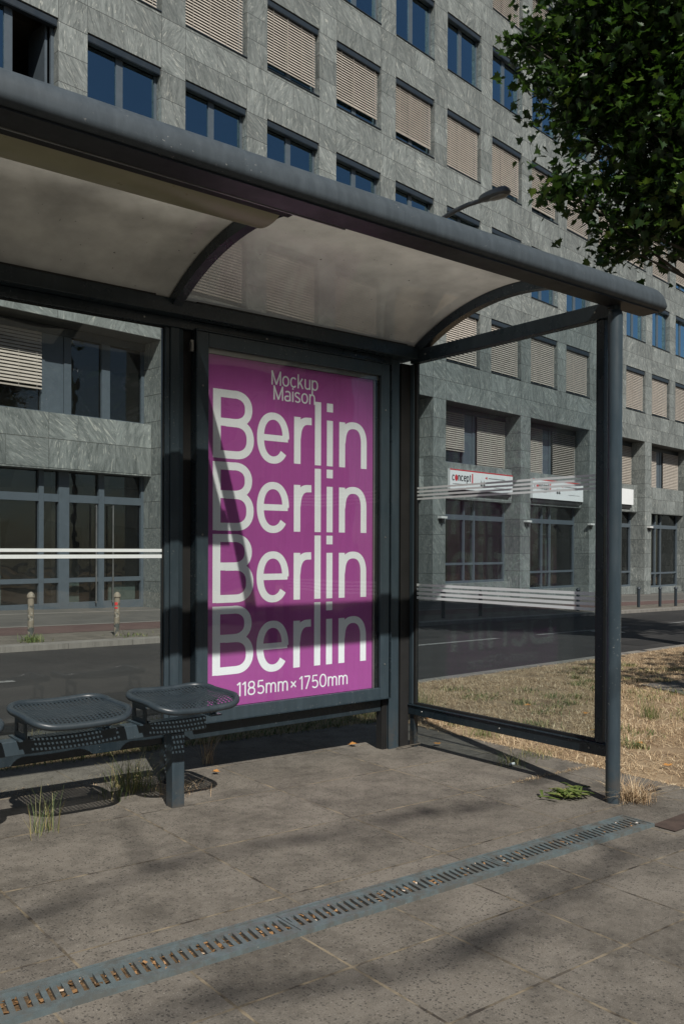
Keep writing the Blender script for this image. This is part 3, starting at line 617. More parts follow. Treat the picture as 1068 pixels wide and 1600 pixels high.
# ------------------------------------------------------------------ bench
bn = empty('perforated_bench', (1.6, 3.78, gz(1.6))); tag(bn, 'row of dark perforated metal seats on one steel beam in front of the shelter glass', 'bench')
mb = MB(); mb.box(-.6, 2.135, 3.742, 3.812, .398, .462); mb.build('beam', 'paint_worn', bn, bevel=.004)
for x in (1.956, -.2):
    mb = MB(); mb.box(x, x + .065, 3.748, 3.813, gz(x) - .01, .3975); mb.build('leg', 'paint_worn', bn, bevel=.004)
def seat(cx, cy, parent):
    W2, D2, R, zt = .218, .192, .095, .570
    def zz(x, y):
        u, v = x / W2, y / D2
        return zt + .014 * u * u - .006 + .010 * v * abs(v) - (.014 * max(0, -v - .55) / .45) + (.012 * max(0, v - .5) / .5)
    per = []
    for qx, qy, a0 in ((1, 1, 0), (-1, 1, 90), (-1, -1, 180), (1, -1, 270)):
        for k in range(9):
            a = radians(a0 + 90 * k / 8); per.append((qx * (W2 - R) + R * cos(a), qy * (D2 - R) + R * sin(a)))
    P2 = []
    for i in range(len(per)):
        a, b = per[i], per[(i + 1) % len(per)]; P2.append(a); L = math.dist(a, b); m_ = int(L / .03)
        for j in range(1, m_): P2.append((a[0] + (b[0] - a[0]) * j / m_, a[1] + (b[1] - a[1]) * j / m_))
    mb = MB(); mb.ring([(cx + x, cy + y, zz(x, y)) for x, y in P2], .0155, 10); rim = mb.build('seat', 'steelseat', parent, smooth=True)
    def half(v, A, B):       # half extent along the other axis
        if abs(v) <= A - R: return B
        t = abs(v) - (A - R); return B - R + sqrt(max(0, R * R - t * t))
    mb = MB(); pitch = .0185; hw = .0043; th = .0022
    def strip3(P):
        for a, b, c, d in P: pass
    nx = int(W2 / pitch)
    for i in range(-nx, nx + 1):
        x = i * pitch; h = half(x, W2, D2) - .004; n_ = 16; ys = [-h + 2 * h * k / n_ for k in range(n_ + 1)]
        for k in range(n_):
            a, b = ys[k], ys[k + 1]; za, zb_ = zz(x, a), zz(x, b)
            v = [(x - hw, a, za), (x + hw, a, za), (x + hw, b, zb_), (x - hw, b, zb_)]; o = len(mb.v)
            mb.v += [(cx + p[0], cy + p[1], p[2] + .004) for p in v] + [(cx + p[0], cy + p[1], p[2] + .004 - th) for p in v]
            mb.f += [(o, o + 1, o + 2, o + 3), (o + 7, o + 6, o + 5, o + 4), (o + 1, o + 5, o + 6, o + 2), (o, o + 3, o + 7, o + 4)]
    ny = int(D2 / pitch)
    for i in range(-ny, ny + 1):
        y = i * pitch; h = half(y, D2, W2) - .004; n_ = 16; xs = [-h + 2 * h * k / n_ for k in range(n_ + 1)]
        for k in range(n_):
            a, b = xs[k], xs[k + 1]; za, zb_ = zz(a, y), zz(b, y)
            v = [(a, y - hw, za), (b, y - hw, zb_), (b, y + hw, zb_), (a, y + hw, za)]; o = len(mb.v)
            mb.v += [(cx + p[0], cy + p[1], p[2] + .0048) for p in v] + [(cx + p[0], cy + p[1], p[2] + .0048 - th) for p in v]
            mb.f += [(o, o + 1, o + 2, o + 3), (o + 7, o + 6, o + 5, o + 4), (o, o + 4, o + 5, o + 1), (o + 2, o + 6, o + 7, o + 3)]
    # plain band round the perforated field
    mb.build('mesh_panel', 'steelseat', rim)
    for sx in (-1, 1):
        x = cx + sx * .185; mb = MB(); t = .0035; y0, y1, z0, z1 = 3.705, 3.845, .470, .553
        for b in ((y0, y0 + .028, z0, z1), (y1 - .028, y1, z0, z1), (y0 + .028, y1 - .028, z0, z0 + .02), (y0 + .028, y1 - .028, z1 - .025, z1)):
            mb.box(x - t, x + t, b[0], b[1], b[2], b[3])
        mb.box(x - .03, x + .03, y0, y1, .4625, .4695); mb.tube([(x - sx * .02, 3.722, .4696), (x - sx * .02, 3.722, .480)], .008, 8)
        mb.build('bracket', 'paint_worn', rim)
for cx in (1.985, 1.44, .895, .35): seat(cx, 3.70, bn)

# ------------------------------------------------------------------ building
bd = empty('office_building', (FN * FD).to_tuple(), TH); tag(bd, 'tall grey veined granite office block across the road with rows of tan blinds', 'building')
A_, P_, W_ = 9.912, 2.5697, 1.891; I0, I1 = -3, 14
Lx = lambda i: A_ + i * P_
Rx = lambda i: A_ + i * P_ + W_
ROWS = {'D': (7.352, 9.218), 'B': (10.485, 12.374), 'A': (13.637, 15.5), 'C': (16.738, 18.608), 'E': (19.85, 21.7)}
S0, S1, TOP = Lx(I0) - .68, Rx(I1) + .68, 23.2
mb = MB()
xs = [S0]
for i in range(I0, I1 + 1): xs += [Lx(i), Rx(i)]
xs.append(S1); zs = [6.085]
for r in 'DBACE': zs += list(ROWS[r])
zs.append(TOP); RD = .17
for a in range(len(xs) - 1):
    for b in range(len(zs) - 1):
        x0, x1, z0, z1 = xs[a], xs[a + 1], zs[b], zs[b + 1]
        if a % 2 == 1 and b % 2 == 1:
            mb.quad((x0, 0, z0), (x0, RD + .1, z0), (x0, RD + .1, z1), (x0, 0, z1)); mb.quad((x1, 0, z0), (x1, 0, z1), (x1, RD + .1, z1), (x1, RD + .1, z0))
            mb.quad((x0, 0, z1), (x0, RD + .1, z1), (x1, RD + .1, z1), (x1, 0, z1)); mb.quad((x0, 0, z0), (x1, 0, z0), (x1, RD + .1, z0), (x0, RD + .1, z0))
        else: mb.quad((x0, 0, z0), (x1, 0, z0), (x1, 0, z1), (x0, 0, z1))
bays = [(j, Lx(2 * j - 1), Rx(2 * j)) for j in range(-1, 8)]
DP = .66
edges = [S0] + [e for _, a, b in bays for e in (a, b)] + [S1]
ZB = -2.0
for k in range(0, len(edges), 2):
    x0, x1 = edges[k], edges[k + 1]
    if x1 - x0 < .01: continue
    mb.quad((x0, 0, ZB), (x1, 0, ZB), (x1, 0, 6.085), (x0, 0, 6.085)); mb.quad((x0, 0, ZB), (x0, 0, 6.085), (x0, DP + .1, 6.085), (x0, DP + .1, ZB)); mb.quad((x1, 0, ZB), (x1, DP + .1, ZB), (x1, DP + .1, 6.085), (x1, 0, 6.085))
for j, x0, x1 in bays:
    mb.quad((x0, 0, 6.085), (x1, 0, 6.085), (x1, DP + .1, 6.085), (x0, DP + .1, 6.085))
    mb.box(x0 + .002, x1 - .002, .36, DP + .08, 2.945, 4.155)
    if j >= 3: mb.box(x0 + .002, x1 - .002, .42, DP + .08, ZB, .10 if j == 3 else gz(x0 + 5) + .42)
mb.quad((S0, 0, TOP), (S1, 0, TOP), (S1, 12, TOP), (S0, 12, TOP)); mb.quad((S0, 0, ZB), (S0, 0, TOP), (S0, 12, TOP), (S0, 12, ZB)); mb.quad((S1, 0, ZB), (S1, 12, ZB), (S1, 12, TOP), (S1, 0, TOP))
wall = mb.build('wall', 'granite', bd, local=True)
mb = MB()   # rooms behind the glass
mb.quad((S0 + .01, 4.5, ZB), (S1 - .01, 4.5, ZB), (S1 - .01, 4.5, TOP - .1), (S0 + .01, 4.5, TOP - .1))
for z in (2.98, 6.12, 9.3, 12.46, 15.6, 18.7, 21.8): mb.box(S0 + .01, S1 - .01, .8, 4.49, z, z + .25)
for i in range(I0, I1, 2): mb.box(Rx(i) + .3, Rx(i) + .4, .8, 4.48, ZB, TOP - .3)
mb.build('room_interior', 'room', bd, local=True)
rq = random.Random(31); mb = MB()
for j, x0, x1 in bays:
    for q in range(5):
        a = x0 + rq.uniform(.1, 3.6); w_ = rq.uniform(.4, 1.3); y = rq.uniform(1.3, 3.2); h_ = rq.uniform(.7, 2.0); mb = MB(); mb.box(a, a + w_, y, y + rq.uniform(.3, .6), -.6, h_)
        if q < 3 and j in (0, 3, 4, 6): mb.build('cabinet', 'curtain', bd, local=True)

# upper windows
def slats(x0, x1, z0, z1, y, tilt=1.12, pitch=.072):
    mb = MB(); n_ = int((z1 - z0) / pitch); 
    for k in range(n_):
        z = z1 - (k + .5) * pitch; dy, dz = .036 * cos(tilt), .036 * sin(tilt)
        mb.quad((x0, y - dy, z - dz), (x1, y - dy, z - dz), (x1, y + dy, z + dz), (x0, y + dy, z + dz))
        mb.quad((x0, y + dy, z + dz - .003), (x1, y + dy, z + dz - .003), (x1, y - dy, z - dz - .003), (x0, y - dy, z - dz - .003))
    mb.box(x0, x1, y - .012, y + .012, z0 - .02, z0 + .012)
    for f in (.14, .42, .7, .93): 
        x = x0 + (x1 - x0) * f; mb.box(x - .004, x + .004, y - .034, y - .030, z0, z1)
    return mb
def window(x0, x1, z0, z1, blind, row, skip_right=False):
    f = .06; y0, y1 = RD, RD + .06; mb = MB(); g = .008
    X0, X1, Z0_, Z1_ = x0 + g, x1 - g, z0 + g, z1 - g
    mb.box(X0, X0 + f, y0, y1, Z0_, Z1_); mb.box(X1 - f * 1.2, X1, y0, y1, Z0_, Z1_); mb.box(X0 + f, X1 - f * 1.2, y0, y1, Z0_, Z0_ + f); mb.box(X0 + f, X1 - f * 1.2, y0, y1, Z1_ - f, Z1_)
    xm = x0 + .80; mb.box(xm, xm + .17, y0 - .01, y1, Z0_ + f, Z1_ - f)
    w = mb.build('window', 'frame', bd, local=True)
    mb = MB(); mb.box(X0 + f, xm, y0 + .02, y0 + .03, Z0_ + f, Z1_ - f)
    if not skip_right: mb.box(xm + .17, X1 - f * 1.2, y0 + .02, y0 + .03, Z0_ + f, Z1_ - f)
    mb.build('pane', 'window_glass', w, local=True)
    mb = MB(); mb.box(X0, X1, .035, RD - .004, Z1_ - .165, Z1_); mb.box(X0 + .02, X1 - .02, .028, .034, Z1_ - .15, Z1_ - .02); mb.build('blind_housing', 'dark_frame', w, local=True)
    mb = MB(); mb.box(x0 + .002, x1 - .002, -.025, RD - .002, z0 + .001, z0 + .022); mb.build('sill', 'dark_frame', w, local=True)
    if skip_right:
        mb = MB(); mb.box(X1 - .16, X1 - .11, y1 + .02, y1 + .75, Z0_ + f, Z1_ - f); mb.box(X1 - .165, X1 - .161, y1 + .03, y1 + .09, Z0_ + f, Z1_ - f - .25); mb.build('open_sash', 'frame', w, local=True)
    if blind > 0:
        zb_ = Z1_ - .165 - (Z1_ - .165 - Z0_ - .03) * blind
        slats(X0 + .012, X1 - .012 - .05, zb_, Z1_ - .168, .10).build('blind', 'slat', w, local=True)
    return w
BL = {('A', 1): 1, ('A', 2): .86, ('A', 3): .83, ('A', 4): .84, ('A', 5): .99, ('A', 6): .86, ('A', 7): .88, ('A', 0): 1, ('A', -1): 1}
for r in 'DBACE':
    z0, z1 = ROWS[r]
    for i in range(I0, I1 + 1):
        if r == 'E' and i < 3: continue
        if r == 'C' and i < -1: continue
        if r == 'B' and i < -2: continue
        b = BL.get((r, i), {'D': 1.0, 'A': .93, 'B': 0, 'C': 0, 'E': 1.0}[r])
        if r == 'A' and i > 9 and i % 3 == 0: b = .8
        window(Lx(i), Rx(i), z0, z1, b, r, r == 'B' and i == -1)
# bay windows on the first floor and glazing at street level
def bay_window(j, x0, x1):
    z0, z1 = 4.157, 6.08; y = DP; mb = MB(); F_ = .06
    verts = [(0, .07), (1.86, .10), (2.40, .18), (4.461 - .08, .08)]
    if j == 0: verts.insert(3, (3.33, .22))
    for a, w_ in verts: mb.box(x0 + a + .003, x0 + a + w_ - .003, y, y + .06, z0 + F_, z1 - F_)
    mb.box(x0 + .003, x1 - .003, y, y + .06, z0, z0 + F_); mb.box(x0 + .003, x1 - .003, y, y + .06, z1 - F_, z1); 
    w = mb.build('bay_window', 'frame', bd, local=True)
    mb = MB(); mb.box(x0 + .01, x1 - .01, y + .062, y + .07, z0 + .01, z1 - .01); mb.build('pane', 'shop_glass', w, local=True)
    mb = MB(); mb.box(x0 + 1.962, x0 + 2.398, y + .02, y + .05, z0 + F_, z1 - F_); mb.build('grey_panel', 'curtain' if False else 'frame', w, local=True)
    mb = MB(); mb.box(x0 + .003, x1 - .003, y - .34 + .30, y - .002, z1 - .18, z1 - .003); mb.build('blind_housing', 'dark_frame', w, local=True)
    lb = {0: .72, 3: .76}.get(j, 1.0)
    slats(x0 + .09, x0 + 1.85, z1 - .19 - (z1 - .19 - z0 - .05) * lb, z1 - .19, y - .06, 1.1).build('blind', 'slat', w, local=True)
    if j != 0: slats(x0 + 2.60, x1 - .09, z0 + .04, z1 - .19, y - .06, .75 if j == 4 else 1.1).build('blind', 'slat', w, local=True)
def shopfront(j, x0, x1):
    y = DP; zb_ = gz(x0) - .15 if j < 3 else (.10 if j == 3 else gz(x0 + 5) + .42); z1 = 2.94; mb = MB()
    vs = [(0, .08), (1.82, .12), (2.28, .26), (3.26, .15), (4.38, .08)] if j < 3 else [(0, .07), (1.9, .08), (2.5, .09), (4.38, .08)]
    for a, w_ in vs: mb.box(x0 + a + .003, x0 + a + w_ - .003, y, y + .07, zb_, z1)
    for k in range(len(vs) - 1):
        a, b = x0 + vs[k][0] + vs[k][1], x0 + vs[k + 1][0]
        mb.box(a, b, y, y + .07, 2.27, 2.44); mb.box(a, b, y, y + .07, .50 if j < 3 else zb_ + .62, .60 if j < 3 else zb_ + .70); mb.box(a, b, y, y + .07, zb_, gz(x0) + .14 if j < 3 else zb_ + .08)
    w = mb.build('shop_front', 'frame', bd, local=True)
    mb = MB(); mb.box(x0 + .01, x1 - .01, y + .072, y + .08, zb_, z1); mb.build('pane', 'shop_glass', w, local=True)
    if j < 3:
        mb = MB()
        for hx in (3.17, 3.60):
            X = x0 + hx; mb.tube([(X, y - .06, .02), (X, y - .06, 2.24)], .016, 8)
            for z in (.05, 2.2): mb.tube([(X, y - .06, z), (X, y, z)], .010, 6)
        mb.build('door_handle', 'steel', w, smooth=True, local=True)
    if j >= 3:
        mb = MB(); mb.box(x0 + 3.1, x0 + 3.16, y + .5, y + .56, zb_, 1.9); mb.box(x0 + 2.7, x0 + 3.1, y + .5, y + .56, 1.84, 1.9); mb.build('pale_screen', 'curtain', w, local=True); mb = MB(); mb.box(x0 + .4, x0 + .9, y + .6, y + .66, zb_, 2.1); mb.build('pale_screen', 'curtain', w, local=True)
    else:
        mb = MB(); mb.box(x0 + 3.6, x0 + 4.3, y + .12, y + .16, zb_ + .12, .47); mb.build('pale_screen', 'curtain', w, local=True)
for j, x0, x1 in bays: bay_window(j, x0, x1); shopfront(j, x0, x1)
mb0 = MB(); mb0.box(-.14, .14, -.14, -.001, .0, .075); 
for k, (x, z) in enumerate([(11.95 + .2, 2.25), (27.62, 2.25), (32.4, 2.25), (37.9, 2.25), (17.3, 2.25), (22.5, 2.25)]):
    mb = MB(); mb.box(x - .16, x + .16, -.15, -.001, z, z + .07); w = mb.build('wall_light', 'offwhite', bd, local=True)
    mb = MB(); mb.tube([(x, -.07, z - .15), (x, -.07, z - .05), (x, -.07, z - .001)], [.03, .07, .09], 12); mb.build('lamp_cup', 'black', w, smooth=True, local=True)

# shop signs on the spandrels
def fpt(s, y, z): p = FX * s + FN * (FD + y); return (p.x, p.y, z)
def sign(s0, s1, z0, z1, label, words):
    o = empty('shop_sign', fpt((s0 + s1) / 2, .355, z0), TH); tag(o, label, 'sign', None); w = (s1 - s0) / 2; h = z1 - z0
    mb = MB(); mb.box(-w, w, -.10, -.001, 0, h); b = mb.build('sign_board', 'white', o, local=True)
    mb = MB(); mb.box(-w + .05, w - .15, -.05, -.0015, -.16, -.001); mb.build('sign_shade_strip', 'black', b, local=True)  # black strip stands in for the shadow gap below the board
    if words:
        mb = MB(); mb.box(-w - .001, w + .001, -.103, -.1005, h - .04, h); mb.build('red_edge', 'red', b, local=True)
        t, pos = text('concept', -w + .12, -w + 1.18, h - .38, .25, .14, .17, -.103, 'lettering', b, 'black', skip=(1,))
        x, a = pos[1]; mb = MB(); mb.quad(*[(x + a / 2 + .085 * cos(q), -.1025, h - .285 + .11 * sin(q)) for q in [-2 * pi * k / 18 for k in range(18)]]); mb.build('dot', 'red', b, local=True)
        mb = MB(); mb.box(-w + 1.24, -w + 1.31, -.103, -.1005, h - .46, h - .10); mb.build('red_bar', 'red', b, local=True)
        mb = MB(); mb.box(-w + .15, -w + 1.0, -.102, -.1005, h - .50, h - .475); mb.box(w - 1.55, w - .5, -.102, -.1005, h - .22, h - .185); mb.box(w - 1.2, w - .3, -.102, -.1005, h - .52, h - .50); mb.build('fine_print', 'grey_mark', b, local=True)
        mb = MB(); mb.quad((w - 1.75, -.1025, h - .20), (w - 1.62, -.1025, h - .25), (w - 1.62, -.1025, h - .15)); mb.build('red_arrow', 'red', b, local=True)
        mb = MB()
        for q in (0, .16): mb.quad((-w + 1.75 + q, -.1022, h - .5), (-w + 1.88 + q, -.1022, h - .5), (-w + 1.80 + q, -.1022, h - .28))
        mb.build('peaks_emblem', 'black', b, local=True)
    return o
sign(23.34, 27.12, 3.27, 3.93, 'white sign board with a red dotted word, first one right of the shelter corner', True)
sign(28.48, 32.34, 3.19, 3.92, 'white sign board with a thin red top edge, partly behind the glass stripes', True)
sign(34.2, 36.91, 3.25, 3.93, 'plain blank white sign board beside the front shelter post', False)

# ------------------------------------------------------------------ bollards
def bollard(x, y, h, r, mat, label, group, lean=0):
    z = gz(x); o = empty('bollard', (x, y, z)); tag(o, label, 'bollard', group)
    mb = MB(); mb.tube([(x, y, z - .02), (x + lean, y, z + h * .87)], r, 14); s_ = mb.build('shaft', mat, o, smooth=True)
    mb = MB(); mb.tube([(x + lean, y, z + h * (.87 + q * .13)) for q in (0, .08, .1, .5, .8, 1)], [r * 1.0, r * 1.25, r * 1.3, r * 1.2, r * .8, r * .1], 14); mb.build('cap', mat, o, smooth=True)
bollard(4.151, 12.09, .675, .042, 'bollard', 'weathered bollard with peeling paint standing by the green weed tuft', 'bollards along the far kerb')
bollard(5.517, 12.355, .655, .042, 'bollard', 'weathered bollard with a red and white sticker opposite the entrance door', 'bollards along the far kerb', .01)
DB = 'thin dark bollard on the far pavement, '
for (x, y, h, d) in [(9.1, 12.9, .6, 'hidden behind the poster case'), (13.477, 13.434, .6, 'nearest the corner post behind the side glass'), (14.843, 13.61, .6, 'second from the corner post behind the side glass'), (19.4, 14.3, .62, 'just left of the side glass front upright'), (23.18, 14.909, .62, 'first right of the front shelter post'), (24.4, 14.95, .62, 'second right of the front shelter post'), (25.388, 15.007, .62, 'rightmost by the frame edge')]:
    if d.startswith('hidden'): continue
    bollard(x, y, h, .045, 'dark_frame', DB + d, 'bollards along the far kerb')
mb = MB(); x, y = 5.522, 12.355
for z0, z1, m_ in ((.455, .50, 'red'), (.405, .43, 'red')):
    pts = [(x + .0445 * cos(a), y + .0445 * sin(a)) for a in [radians(d) for d in range(200, 261, 10)]]
    mb = MB()
    for k in range(len(pts) - 1): mb.quad((*pts[k], gz(x) + z0), (*pts[k + 1], gz(x) + z0), (*pts[k + 1], gz(x) + z1), (*pts[k], gz(x) + z1))
    bs = [o for o in COL.objects if o.name == 'bollard.001'][0]; mb.build('sticker', m_, bs)

# ------------------------------------------------------------------ street lamp
lx, ly = 11.75, 13.35; sl = empty('street_lamp', (lx, ly, gz(lx))); tag(sl, 'curved grey street lamp reaching out above the shelter roof', 'street lamp')
hd = Vector((.27, -.963, 0)); base = Vector((lx, ly, gz(lx)))
mb = MB(); mb.tube([base - Vector((0, 0, .02)), base + Vector((0, 0, 1.2)), base + Vector((0, 0, 6.05))], [.09, .08, .06], 14)
pts = []; 
for k in range(13):
    a = pi / 2 * k / 12; pts.append(base + Vector((0, 0, 6.05)) + hd * (2.1 * (1 - cos(a))) + Vector((0, 0, 2.0 * sin(a))))
mb.tube(pts, [.06 - .018 * k / 12 for k in range(13)], 12); mb.build('pole', 'lamp_grey', sl, smooth=True)
e = pts[-1]; dv = (hd + Vector((0, 0, .06))).normalized(); sd = Vector((hd.y, -hd.x, 0)); upv = sd.cross(dv) * -1
if upv.z < 0: upv = -upv
def blob(c0, L, w, h, n=9, flatbot=.35):
    mb = MB(); o = 0; seg = 14
    for i in range(n + 1):
        t = i / n; r = (1 - abs(2 * t - 1) ** 3.2) ** .5 if 0 < t < 1 else .02; r *= (.72 + .28 * t)
        c = c0 + dv * (L * t)
        for k in range(seg):
            a = 2 * pi * k / seg; vz = sin(a); vz = vz if vz > 0 else vz * flatbot
            mb.v.append(tuple(c + sd * (w * r * cos(a)) + upv * (h * r * vz)))
        if i:
            for k in range(seg): k2 = (k + 1) % seg; mb.f.append(((i - 1) * seg + k, (i - 1) * seg + k2, i * seg + k2, i * seg + k))
    mb.f += [tuple(range(seg))[::-1], tuple(n * seg + k for k in range(seg))]
    return mb
hl = blob(e - dv * .08, .70, .15, .16).build('lamp_head', 'lamp_grey', sl, smooth=True)
blob(e + dv * .16 - upv * .038, .38, .11, .028, flatbot=1.6).build('lens', 'lamp_glass', hl, smooth=True)

# ------------------------------------------------------------------ trees
ML = np.array([(0, -.02), (.13, .02), (.34, -.08), (.30, .10), (.52, .22), (.36, .34), (.42, .52), (.22, .46), (.17, .62), (.10, .68), (0, .95), (-.10, .68), (-.17, .62), (-.22, .46), (-.42, .52), (-.36, .34), (-.52, .22), (-.30, .10), (-.34, -.08), (-.13, .02)])
def leaves(centres, spread, per, size, name, parent, org, shape='maple', mat='leaf', droop=.5, rng=RNG):
    n = len(centres) * per; C = np.repeat(np.asarray(centres, float), per, 0)
    C = C + rng.normal(0, 1, (n, 3)) * np.repeat(np.asarray(spread, float).reshape(-1, 1) if np.ndim(spread) else np.full((len(centres), 1), spread), per, 0) * np.array([1, 1, .6])
    S = rng.uniform(.55, 1.2, n) * size
    nrm = rng.normal(0, 1, (n, 3)); nrm[:, 2] = np.abs(nrm[:, 2]) + .6; nrm /= np.linalg.norm(nrm, axis=1)[:, None]
    d = rng.normal(0, 1, (n, 3)); d[:, 2] -= droop; d -= nrm * (d * nrm).sum(1)[:, None]; d /= np.linalg.norm(d, axis=1)[:, None]; w = np.cross(nrm, d)
    if shape == 'maple': P = ML
    else: P = np.array([(0, 0), (.3, .35), (.25, .75), (0, 1), (-.25, .75), (-.3, .35)])
    k = len(P); fold = .25 * np.abs(P[:, 0]) - .12 * P[:, 1] ** 2
    V = C[:, None, :] + S[:, None, None] * (P[None, :, 0:1] * w[:, None, :] + P[None, :, 1:2] * d[:, None, :] + fold[None, :, None] * nrm[:, None, :])
    V = V.reshape(-1, 3) - np.array(org); F = np.arange(n * k).reshape(n, k)
    if shape == 'maple':    # two halves so that each leaf folds along its midrib
        half1 = list(range(0, 11)); half2 = [10, 11, 12, 13, 14, 15, 16, 17, 18, 19, 0]
        F = np.concatenate([F[:, half1], F[:, half2]])
    return np_mesh(name, V, F, mat, parent)
def tree(base, h, crown, label, name='maple_tree', nclust=160, per=40, size=.17, spread=.38, shape='maple', seed=1, group=None, trunk_r=.22, extra=None, cutlow=None):
    rng = np.random.default_rng(seed); rn = random.Random(seed)
    o = empty(name, base); tag(o, label, 'tree', group); B = Vector(base); mb = MB()
    top = B + Vector((rn.uniform(-.4, .4), rn.uniform(-.4, .4), h * .8)); pts = [B + (top - B) * t + Vector((rn.uniform(-.1, .1), rn.uniform(-.1, .1), 0)) * (t > 0) for t in (0, .05, .15, .3, .45, .6, .8, 1)]
    mb.tube(pts, [trunk_r * x for x in (1.35, 1.05, .95, .85, .7, .5, .28, .08)], 14); mb.build('trunk', 'bark', o, smooth=True)
    cl = []; sp = []
    tot = sum(c[3] ** 2 for c in crown)
    for (cx, cy, cz, r, rz) in [(c[0], c[1], c[2], c[3], c[4] if len(c) > 4 else c[3]) for c in crown]:
        m_ = max(4, int(nclust * r * r / tot))
        for _ in range(m_):
            v = rng.normal(0, 1, 3); v /= np.linalg.norm(v); rr = r * rng.uniform(.35, 1.0) ** .5
            cl.append((cx + v[0] * rr, cy + v[1] * rr, cz + v[2] * rr * rz / r)); sp.append(spread * rng.uniform(.6, 1.25))
    if extra: 
        for c in extra: cl.append(c); sp.append(spread * .55)
    mb = MB()
    for c in cl[::2]:
        c = Vector(c); t = min(.95, max(.22, (c.z - B.z) / h * .75)); a = B + (top - B) * t; mid = (a + c) / 2 + Vector((rn.uniform(-.4, .4), rn.uniform(-.4, .4), .35))
        mb.tube([a, (a + mid) / 2 + Vector((0, 0, .1)), mid, (mid + c) / 2, c], [trunk_r * .22, trunk_r * .17, trunk_r * .11, trunk_r * .07, .006], 5, False)
    mb.build('limbs', 'bark', o, smooth=True)
    leaves(cl, sp, per, size, 'crown', o, base, shape, rng=rng)
    return o
RT = Vector((cos(.6787), -sin(.6787), 0)); FW = Vector((sin(.6787), cos(.6787), 0))
def cw(lat, dep, z): p = FW * dep + RT * lat; return (p.x, p.y, z)
tb = cw(6.6, 12.2, 0); tb = (tb[0], tb[1], gz(tb[0]))
crown = [(*cw(4.9, 12, 8.7), 1.9), (*cw(4.6, 11.7, 7.2), 1.15), (*cw(5.9, 12, 6.9), 1.35), (*cw(4.0, 12.3, 9.6), 1.3), (*cw(7.6, 12.4, 8.0), 2.4), (*cw(6.2, 12.8, 11.5), 3.0), (*cw(5.6, 13, 13.8), 2.3), (*cw(6.8, 13.4, 9.5), 2.6), (*cw(4.35, 11.6, 5.95), .55, .4), (*cw(5.2, 11.9, 5.95), .6, .45), (*cw(4.0, 12, 7.1), .85), (*cw(4.1, 12, 6.2), .55), (*cw(4.0, 12, 5.75), .42), (*cw(4.9, 12, 6.0), .7, .5), (*cw(3.7, 12, 8.3), 1.2)]
ex = [cw(2.75, 11.7, 6.05), cw(3.0, 11.7, 6.15), cw(3.2, 11.8, 5.95), cw(3.5, 11.8, 6.2), cw(3.6, 12, 5.5), cw(3.8, 12, 5.3), cw(4.6, 12, 5.45), cw(5.0, 12, 5.5), cw(2.35, 12, 8.25), cw(2.7, 12, 8.4), cw(2.6, 12, 7.75), cw(2.95, 12, 7.3), cw(3.3, 12, 6.9), cw(3.3, 12, 7.4)]
tree(tb, 15.5, crown, 'big dark green maple whose lowest branches hang into view over the verge', nclust=900, per=84, size=.145, spread=.33, seed=3, extra=ex, trunk_r=.24)
# street trees beside and behind the photographer: they shade the verge and show in the glass
tree((7.6, .1, gz(7.6)), 6.4, [(7.5, .25, 4.9, .95), (8.6, .5, 4.7, .8), (9.6, .6, 5.0, 1.0)], 'small leafy street tree on the side pavement outside the picture', nclust=60, per=44, size=.16, spread=.3, seed=5, name='street_tree', trunk_r=.12)
tree((-6.5, -13, gz(-6.5)), 15, [(-6.5, -13, 10, 4.2), (-3.5, -12.5, 9.2, 2.6), (-9, -13, 9, 3)], 'tall street tree reflected in the shelter glass, behind the photographer', nclust=200, per=40, size=.24, spread=.55, shape='oval', seed=8, name='street_tree')
tree((9.5, -14, gz(9.5)), 14, [(9.5, -14, 9, 4.5), (12, -13, 8.2, 3)], 'broad street tree across the side pavement behind the photographer', nclust=200, per=40, size=.24, spread=.55, shape='oval', seed=9, name='street_tree')
tree((1.8, -17, gz(1.8)), 13, [(1.8, -17, 8.6, 4.2), (4, -17, 8, 3)], 'mid sized street tree farther back behind the photographer', nclust=180, per=40, size=.24, spread=.55, shape='oval', seed=10, name='street_tree')
ov = tree((-7.0, -6.2, gz(-7)), 13, [(-7.4, -6.2, 10.5, 2.4), (-8.5, -7, 9.6, 2)], 'spreading street tree whose long limbs shade the paving from behind the photographer', nclust=70, per=40, size=.2, spread=.5, shape='oval', seed=14, name='street_tree')
mb = MB(); cl = []; rq = random.Random(9)
for y0, z0, x1, r0 in ((-5.15, 9.0, 1.0, .022), (-6.15, 9.0, 2.4, .025)):
    P_s = [(-7.0, -6.2, 7.6)]; nn = 14
    for k in range(1, nn + 1):
        t = k / nn; P_s.append((-7 + (x1 + 7) * t, -6.2 + (y0 + 6.2) * min(1, t * 3.2) + rq.uniform(-.07, .07), 7.6 + (z0 - 7.6) * min(1, t * 2.2) + rq.uniform(-.08, .08)))
    mb.tube(P_s, [r0 * (1.3 - .9 * k / nn) for k in range(nn + 1)], 8)
    for k in range(5, nn + 1):
        for q in range(2):
            a = Vector(P_s[k]); b_ = a + Vector((rq.uniform(-.2, .7), rq.uniform(-.25, .25), rq.uniform(-.2, .4))); mb.tube([a, b_], [.02, .006], 5, False)
            if rq.random() < .08: cl.append(tuple(b_))
mb.build('long_limbs', 'bark', ov, smooth=True); leaves(cl or [(.2, -5.1, 9.0)], .2, 9, .12, 'limb_foliage', ov, (-7.0, -6.2, gz(-7)), 'oval')
bb = empty('apartment_house', (0, -34, 0)); tag(bb, 'pale rendered apartment house behind the photographer', 'building')
mb = MB(); mb.box(-30, 34, -46, -34, -1, 13); mb.build('wall', simple('pale_render', (.42, .40, .36), .8, 0, .1, .4), bb)
mb = MB()
